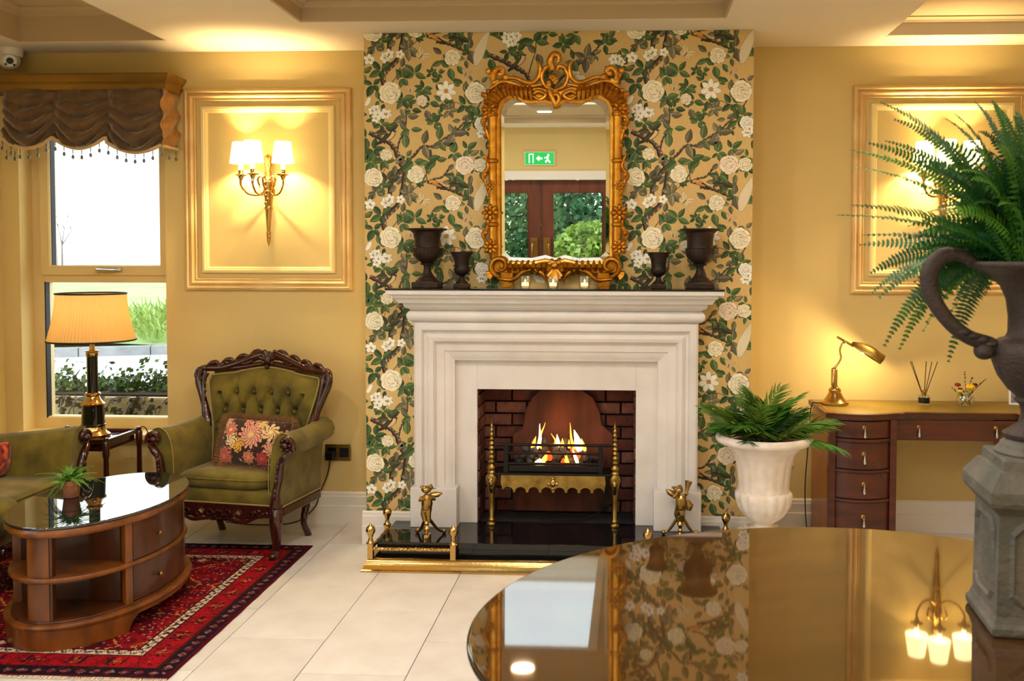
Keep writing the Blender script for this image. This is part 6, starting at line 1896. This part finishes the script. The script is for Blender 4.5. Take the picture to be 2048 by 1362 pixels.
def big_fern():
    root = thing('boston_fern', 'lush arching green fern overflowing the handled iron urn', 'plant', (PCX, PCY, 1.505))
    O = Vector((PCX, PCY, 1.505))
    Rf = random.Random(21)
    def frond(p0, p1, p2, w, m, n=None):
        L = (p1-p0).length+(p2-p1).length
        n = n or int(max(24, L/.0090))
        mb = MB(); pts = [p0*(1-t)**2+p1*2*t*(1-t)+p2*t*t for t in [i/n for i in range(n+1)]]
        mb.tube(pts[::3]+[pts[-1]], [max(.0006, .0022*(1-k/(n/3+2))) for k in range(len(pts[::3])+1)], 4, cap=False)
        roll = Rf.uniform(-.6, .6)
        for i in range(1, n+1):
            t = i/n; p = pts[i]; d = (pts[min(n, i+1)]-pts[i-1]).normalized()
            sd = d.cross(Vector((.15, -.75, .65))); sd = sd.normalized() if sd.length > .05 else Vector((1, 0, 0))
            sd = Matrix.Rotation(roll, 3, d) @ sd
            ll = w*min(1, .35+t*2.2)*(1-max(0, t-.45)**1.5*2.1)*Rf.uniform(.82, 1.12)
            if ll < .002: ll = .002
            nm = sd.cross(d)
            for s in (-1, 1):
                q = (sd*s+d*.28-nm*.18*Rf.uniform(-.3, 1.2)).normalized()*ll
                h2 = d*min(.0036, .2*ll+.0012)
                mb._add([p-h2*.6, p+q*.45-h2*1.15, p+q, p+q*.45+h2*.95, p+h2*.7], [(0, 1, 2, 3, 4)])
        mb.build('frond', m, root, smooth=0)
    tips = [(0.5, 1.85, 1.826), (0.581, 2.04, 1.821), (0.557, 2.02, 1.773), (0.489, 1.89, 1.752), (0.48, 1.95, 1.71), (0.438, 1.94, 1.611), (0.504, 1.99, 1.571), (0.532, 2.03, 1.491), (0.46, 1.84, 1.548), (0.508, 1.83, 1.352), (0.599, 2.04, 1.326), (0.665, 1.93, 1.311), (0.68, 2.02, 1.82), (0.63, 1.82, 1.799), (0.713, 1.94, 1.842), (0.775, 2.01, 1.854), (0.751, 1.88, 1.807), (0.546, 2.07, 1.447), (0.557, 2.05, 1.437), (0.442, 1.83, 1.625), (0.759, 1.83, 1.731), (0.61, 1.96, 1.716), (0.491, 2.06, 1.759)]
    ms = ['fern', 'fern', 'fern_blue', 'fern', 'fern_light', 'fern']
    for i, t in enumerate(tips):
        if t[2] < 1.6 and t[1] < 2.1:
            y2 = 2.06+.06*(i % 3); k = y2/t[1]; t = (t[0]*k, y2, 1.517+(t[2]-1.517)*k)
        e = Vector(t)-O; low = e.z < 0
        p0 = Vector((e.x*.12+Rf.uniform(-.02, .02), e.y*.12+Rf.uniform(-.03, .03), .01))
        if low: c = Vector((e.x*.62, e.y*.6, max(.0, e.z*.2)+.07))
        else: c = Vector((e.x*.42, e.y*.4, e.z*.72+.03))
        frond(p0, c, e, Rf.uniform(.020, .028) if not low else Rf.uniform(.028, .036), ms[i % 6])
    for i in range(190):
        az = Rf.uniform(0, 2*pi) if i < 120 else Rf.uniform(pi*.55, pi*1.3); el = Rf.choice([Rf.uniform(-.6, .4), Rf.uniform(.1, 1.0), Rf.uniform(.5, 1.45)])
        L = Rf.uniform(.17, .34)
        if cos(az) < -.25 and el < .35: L *= .8; az = min(az, pi*.9)
        e = Vector((cos(az)*cos(el)*L, sin(az)*cos(el)*L*.9, sin(el)*L))
        p0 = Vector((cos(az)*.05*Rf.random(), sin(az)*.05*Rf.random(), .005))
        c = Vector((e.x*.45, e.y*.45, max(e.z, .02)*.75+.07))
        frond(p0, c, e, Rf.uniform(.019, .029), Rf.choice(['fern', 'fern', 'fern', 'fern_blue', 'fern_light']), 26)
big_fern()

# ================================================================== outside
mat('asphalt', (176, 178, 180), .9, var=.1, var_rgb=(190, 192, 196), vscale=3)
mat('kerbstone', (150, 150, 150), .9, var=.2, var_rgb=(120, 122, 124), vscale=4)
mat('meadow', (120, 150, 84), .95, var=.4, var_rgb=(150, 168, 112), vscale=.6)
mat('grass_blade', (112, 146, 62), .8, var=.5, var_rgb=(160, 176, 96), vscale=2)
mat('planter', (206, 192, 158), .8, var=.3, var_rgb=(168, 158, 128), vscale=9, bump=.3, bscale=40)
mat('ivy', (44, 74, 34), .5, var=.6, var_rgb=(90, 120, 50), vscale=22)
mat('ivy_dark', (40, 42, 26), .6, var=.5, var_rgb=(70, 60, 34), vscale=22)
mat('bark', (110, 100, 96), .9)
struct(MB().box(-60, 40, YW+.3, 90, -.3, -.16).build('ground', 'asphalt', smooth=0), 'pale paved drive outside the window')
struct(MB().box(-60, 40, -60, YR-.2, -.3, -.05).build('ground', 'meadow', smooth=0), 'lawn behind the glazed door')
struct(MB().box(-60, XL-.25, YR-.2, YW+.3, -.3, -.2).build('ground', 'asphalt', smooth=0), 'paved drive beside the building')
def outside():
    # kerb running obliquely, grass bank behind it
    a, b = Vector((-14.5, 13.2, -.16)), Vector((-2.0, 18.2, -.16))
    d = (b-a).normalized(); nrm = Vector((-d.y, d.x, 0))
    root = thing('kerb', 'grey stone kerb along the drive beyond the window', 'kerb', (0, 0, 0))
    n = 12
    for i in range(n):
        p = a+(b-a)*(i/n); q = a+(b-a)*((i+.985)/n)
        MB().prism([p, q, q+nrm*.3, p+nrm*.3], (0, 0, .15)).build('kerb_stone', 'kerbstone', root, smooth=0)
    rows = []
    for j, (o, z) in enumerate(((.3, .02), (.8, .12), (1.8, .3), (3.2, .42), (6, .5), (14, .7), (60, 1.1))):
        rows.append([a+(b-a)*t+nrm*o+Vector((0, 0, z+.16+.05*sin(t*20+j))) for t in [k/24*1.6-.3 for k in range(25)]])
    struct(MB().strip(rows).build('ground_bank', 'meadow', smooth=80), 'pale green grass bank')
    Rg = random.Random(12); mb = MB()
    for i in range(2600):
        t = Rg.uniform(.1, 1.0); o = .35+Rg.random()**1.5*3.0
        z = .02+.16+.12*min(1, o/1.0)+.12*max(0, min(1, (o-.8)))
        p = a+(b-a)*t+nrm*o+Vector((0, 0, z)); L = Rg.uniform(.25, .6)
        d2 = Vector((Rg.uniform(-.6, .6), Rg.uniform(-.5, .3), 1)).normalized()*L; w = Vector((.025, .0, 0))
        bend = Vector((d2.x, d2.y-.2, -.1))*.5
        mb._add([p-w, p+w, p+d2*.6+w*.7, p+d2+bend*.6, p+d2*.6-w*.7], [(0, 1, 2, 3, 4)])
    o = mb.build('tall_grass', 'grass_blade', smooth=0); tag(o, 'tall pale green grass on the bank behind the kerb', 'grass', kind='stuff')
    # planter box under the window with leafy plants
    root = thing('planter_box', 'weathered cream planter box outside the window', 'planter', (-3.3, 5.95, .0))
    MB().cbox(-1.0, 1.0, -.2, .2, -.16, .63, .012).build('box', 'planter', root, smooth=0)
    MB().cbox(-.97, .97, -.17, .17, .60, .645, .005).build('soil', 'soil', root, smooth=0)
    Rl = random.Random(31)
    def shrub(x, y, z, r, nl, m, lab, hang=False, lsz=.035):
        mb = MB()
        root = thing('shrub' if not hang else 'trailing_ivy', lab, 'plant', (x, y, z), 0, 'plants in the outdoor planter')
        for k in range(5):
            an = Rl.uniform(0, 2*pi); mb.tube(spline([(0, 0, 0), (cos(an)*r*.4, sin(an)*r*.3, r*.5 if not hang else -.02), (cos(an)*r*.7, sin(an)*r*.5-(.05 if hang else 0), r*.9 if not hang else -r)], 4), .004, 4)
        mb.build('stem', 'bark', root)
        mb = MB()
        for k in range(nl):
            if hang: p = Vector((Rl.gauss(0, r*.35), -.03-Rl.random()*.03, -Rl.random()**1.3*r*1.3))
            else: p = Vector((Rl.gauss(0, r*.45), Rl.gauss(0, r*.35), abs(Rl.gauss(0, r*.5))))
            u = Vector((Rl.gauss(0, 1), Rl.gauss(0, 1)-.4, Rl.gauss(0, 1))).normalized(); v = u.orthogonal().normalized(); w = u.cross(v)
            L = lsz*Rl.uniform(.6, 1.2); v *= L; w *= L*.45
            mb._add([p-v*.5, p+w*.9, p+v*.7, p-w*.9], [(0, 1, 2, 3)])
        o = mb.build('foliage', m, root, smooth=0); o['kind'] = 'stuff'
    for i in range(9):
        shrub(-4.1+.2*i, 5.93+.04*(i % 2), .645, .085+.03*(i % 3), 260, 'ivy', 'glossy green leafy plant in the planter outside the window')
    for i, x in enumerate((-3.95, -3.62, -3.45, -3.2, -3.08, -2.85)):
        shrub(x, 5.745, .63, .16+.05*(i % 2), 46, 'ivy_dark', 'dark trailing ivy hanging down the planter face', True, .045)
    # bare hazy trees on the far field
    Rt = random.Random(4)
    for (x, y, h) in ((-24, 38, 3.6), (-27.5, 42, 3.2), (-19.5, 40, 3.4), (-22, 46, 2.6), (-30, 48, 4.0)):
        root = thing('bare_tree', 'pale leafless tree far across the field', 'tree', (x, y, .8), 0, 'bare trees across the field')
        mb = MB()
        def grow(p, d, L, r, k):
            q = p+d*L; mb.tube([p, q], [r, r*.6], 5, cap=False)
            if k:
                for _ in range(3):
                    d2 = (d+Vector((Rt.uniform(-.8, .8), Rt.uniform(-.8, .8), Rt.uniform(-.2, .6)))).normalized(); grow(q, d2, L*.66, r*.55, k-1)
        grow(Vector((0, 0, 0)), Vector((0, 0, 1)), h*.36, .05*h/3, 4)
        mb.build('branches', 'bark', root)
    # garden shrubs behind the glazed door, seen in the mirror
    def garden(x, y, r, h, m, lab):
        root = thing('garden_shrub', lab, 'shrub', (x, y, -.05), 0, None)
        MB().tube([(0, 0, 0), (0, 0, h*.5)], [.06, .03], 6).build('trunk', 'bark', root)
        mb = MB()
        for k in range(5200):
            d = Vector((Rl.gauss(0, 1), Rl.gauss(0, 1), Rl.gauss(0, 1))).normalized()*(Rl.random()**.35)
            p = Vector((d.x*r, d.y*r, h*.5+d.z*h*.5))
            u = Vector((Rl.gauss(0, 1), Rl.gauss(0, 1)+.5, Rl.gauss(0, 1))).normalized(); v = u.orthogonal().normalized(); w = u.cross(v)
            L = .12*Rl.uniform(.6, 1.3); v *= L; w *= L*.6
            mb._add([p-v*.5, p+w*.6, p+v*.6, p-w*.6], [(0, 1, 2, 3)])
        o = mb.build('foliage', m, root, smooth=0); o['kind'] = 'stuff'
    mat('bush_a', (70, 122, 70), .6, var=.5, var_rgb=(40, 92, 64), vscale=4)
    mat('bush_b', (150, 176, 70), .6, var=.5, var_rgb=(104, 144, 60), vscale=4)
    mat('bush_c', (54, 104, 84), .6, var=.5, var_rgb=(34, 80, 60), vscale=4)
    for x, y, r, h, m, lab in ((-2.9, -5.4, .75, 1.9, 'bush_c', 'blue green shrub behind the hinge side of the glazed door'), (-1.5, -7.4, 1.15, 3.0, 'bush_a', 'tall dark green shrub in the middle of the garden'), (-.55, -5.6, .7, 1.45, 'bush_b', 'yellow green rounded shrub close to the glazed door'), (1.1, -7.2, 1.1, 2.8, 'bush_a', 'dense green shrub at the garden edge'), (-4.2, -8.4, 1.4, 3.4, 'bush_c', 'broad bluish shrub at the back of the garden'), (-.2, -10.6, 1.8, 4.2, 'bush_c', 'high bluish tree crown behind the other shrubs')):
        garden(x, y, r, h, m, lab)
outside()
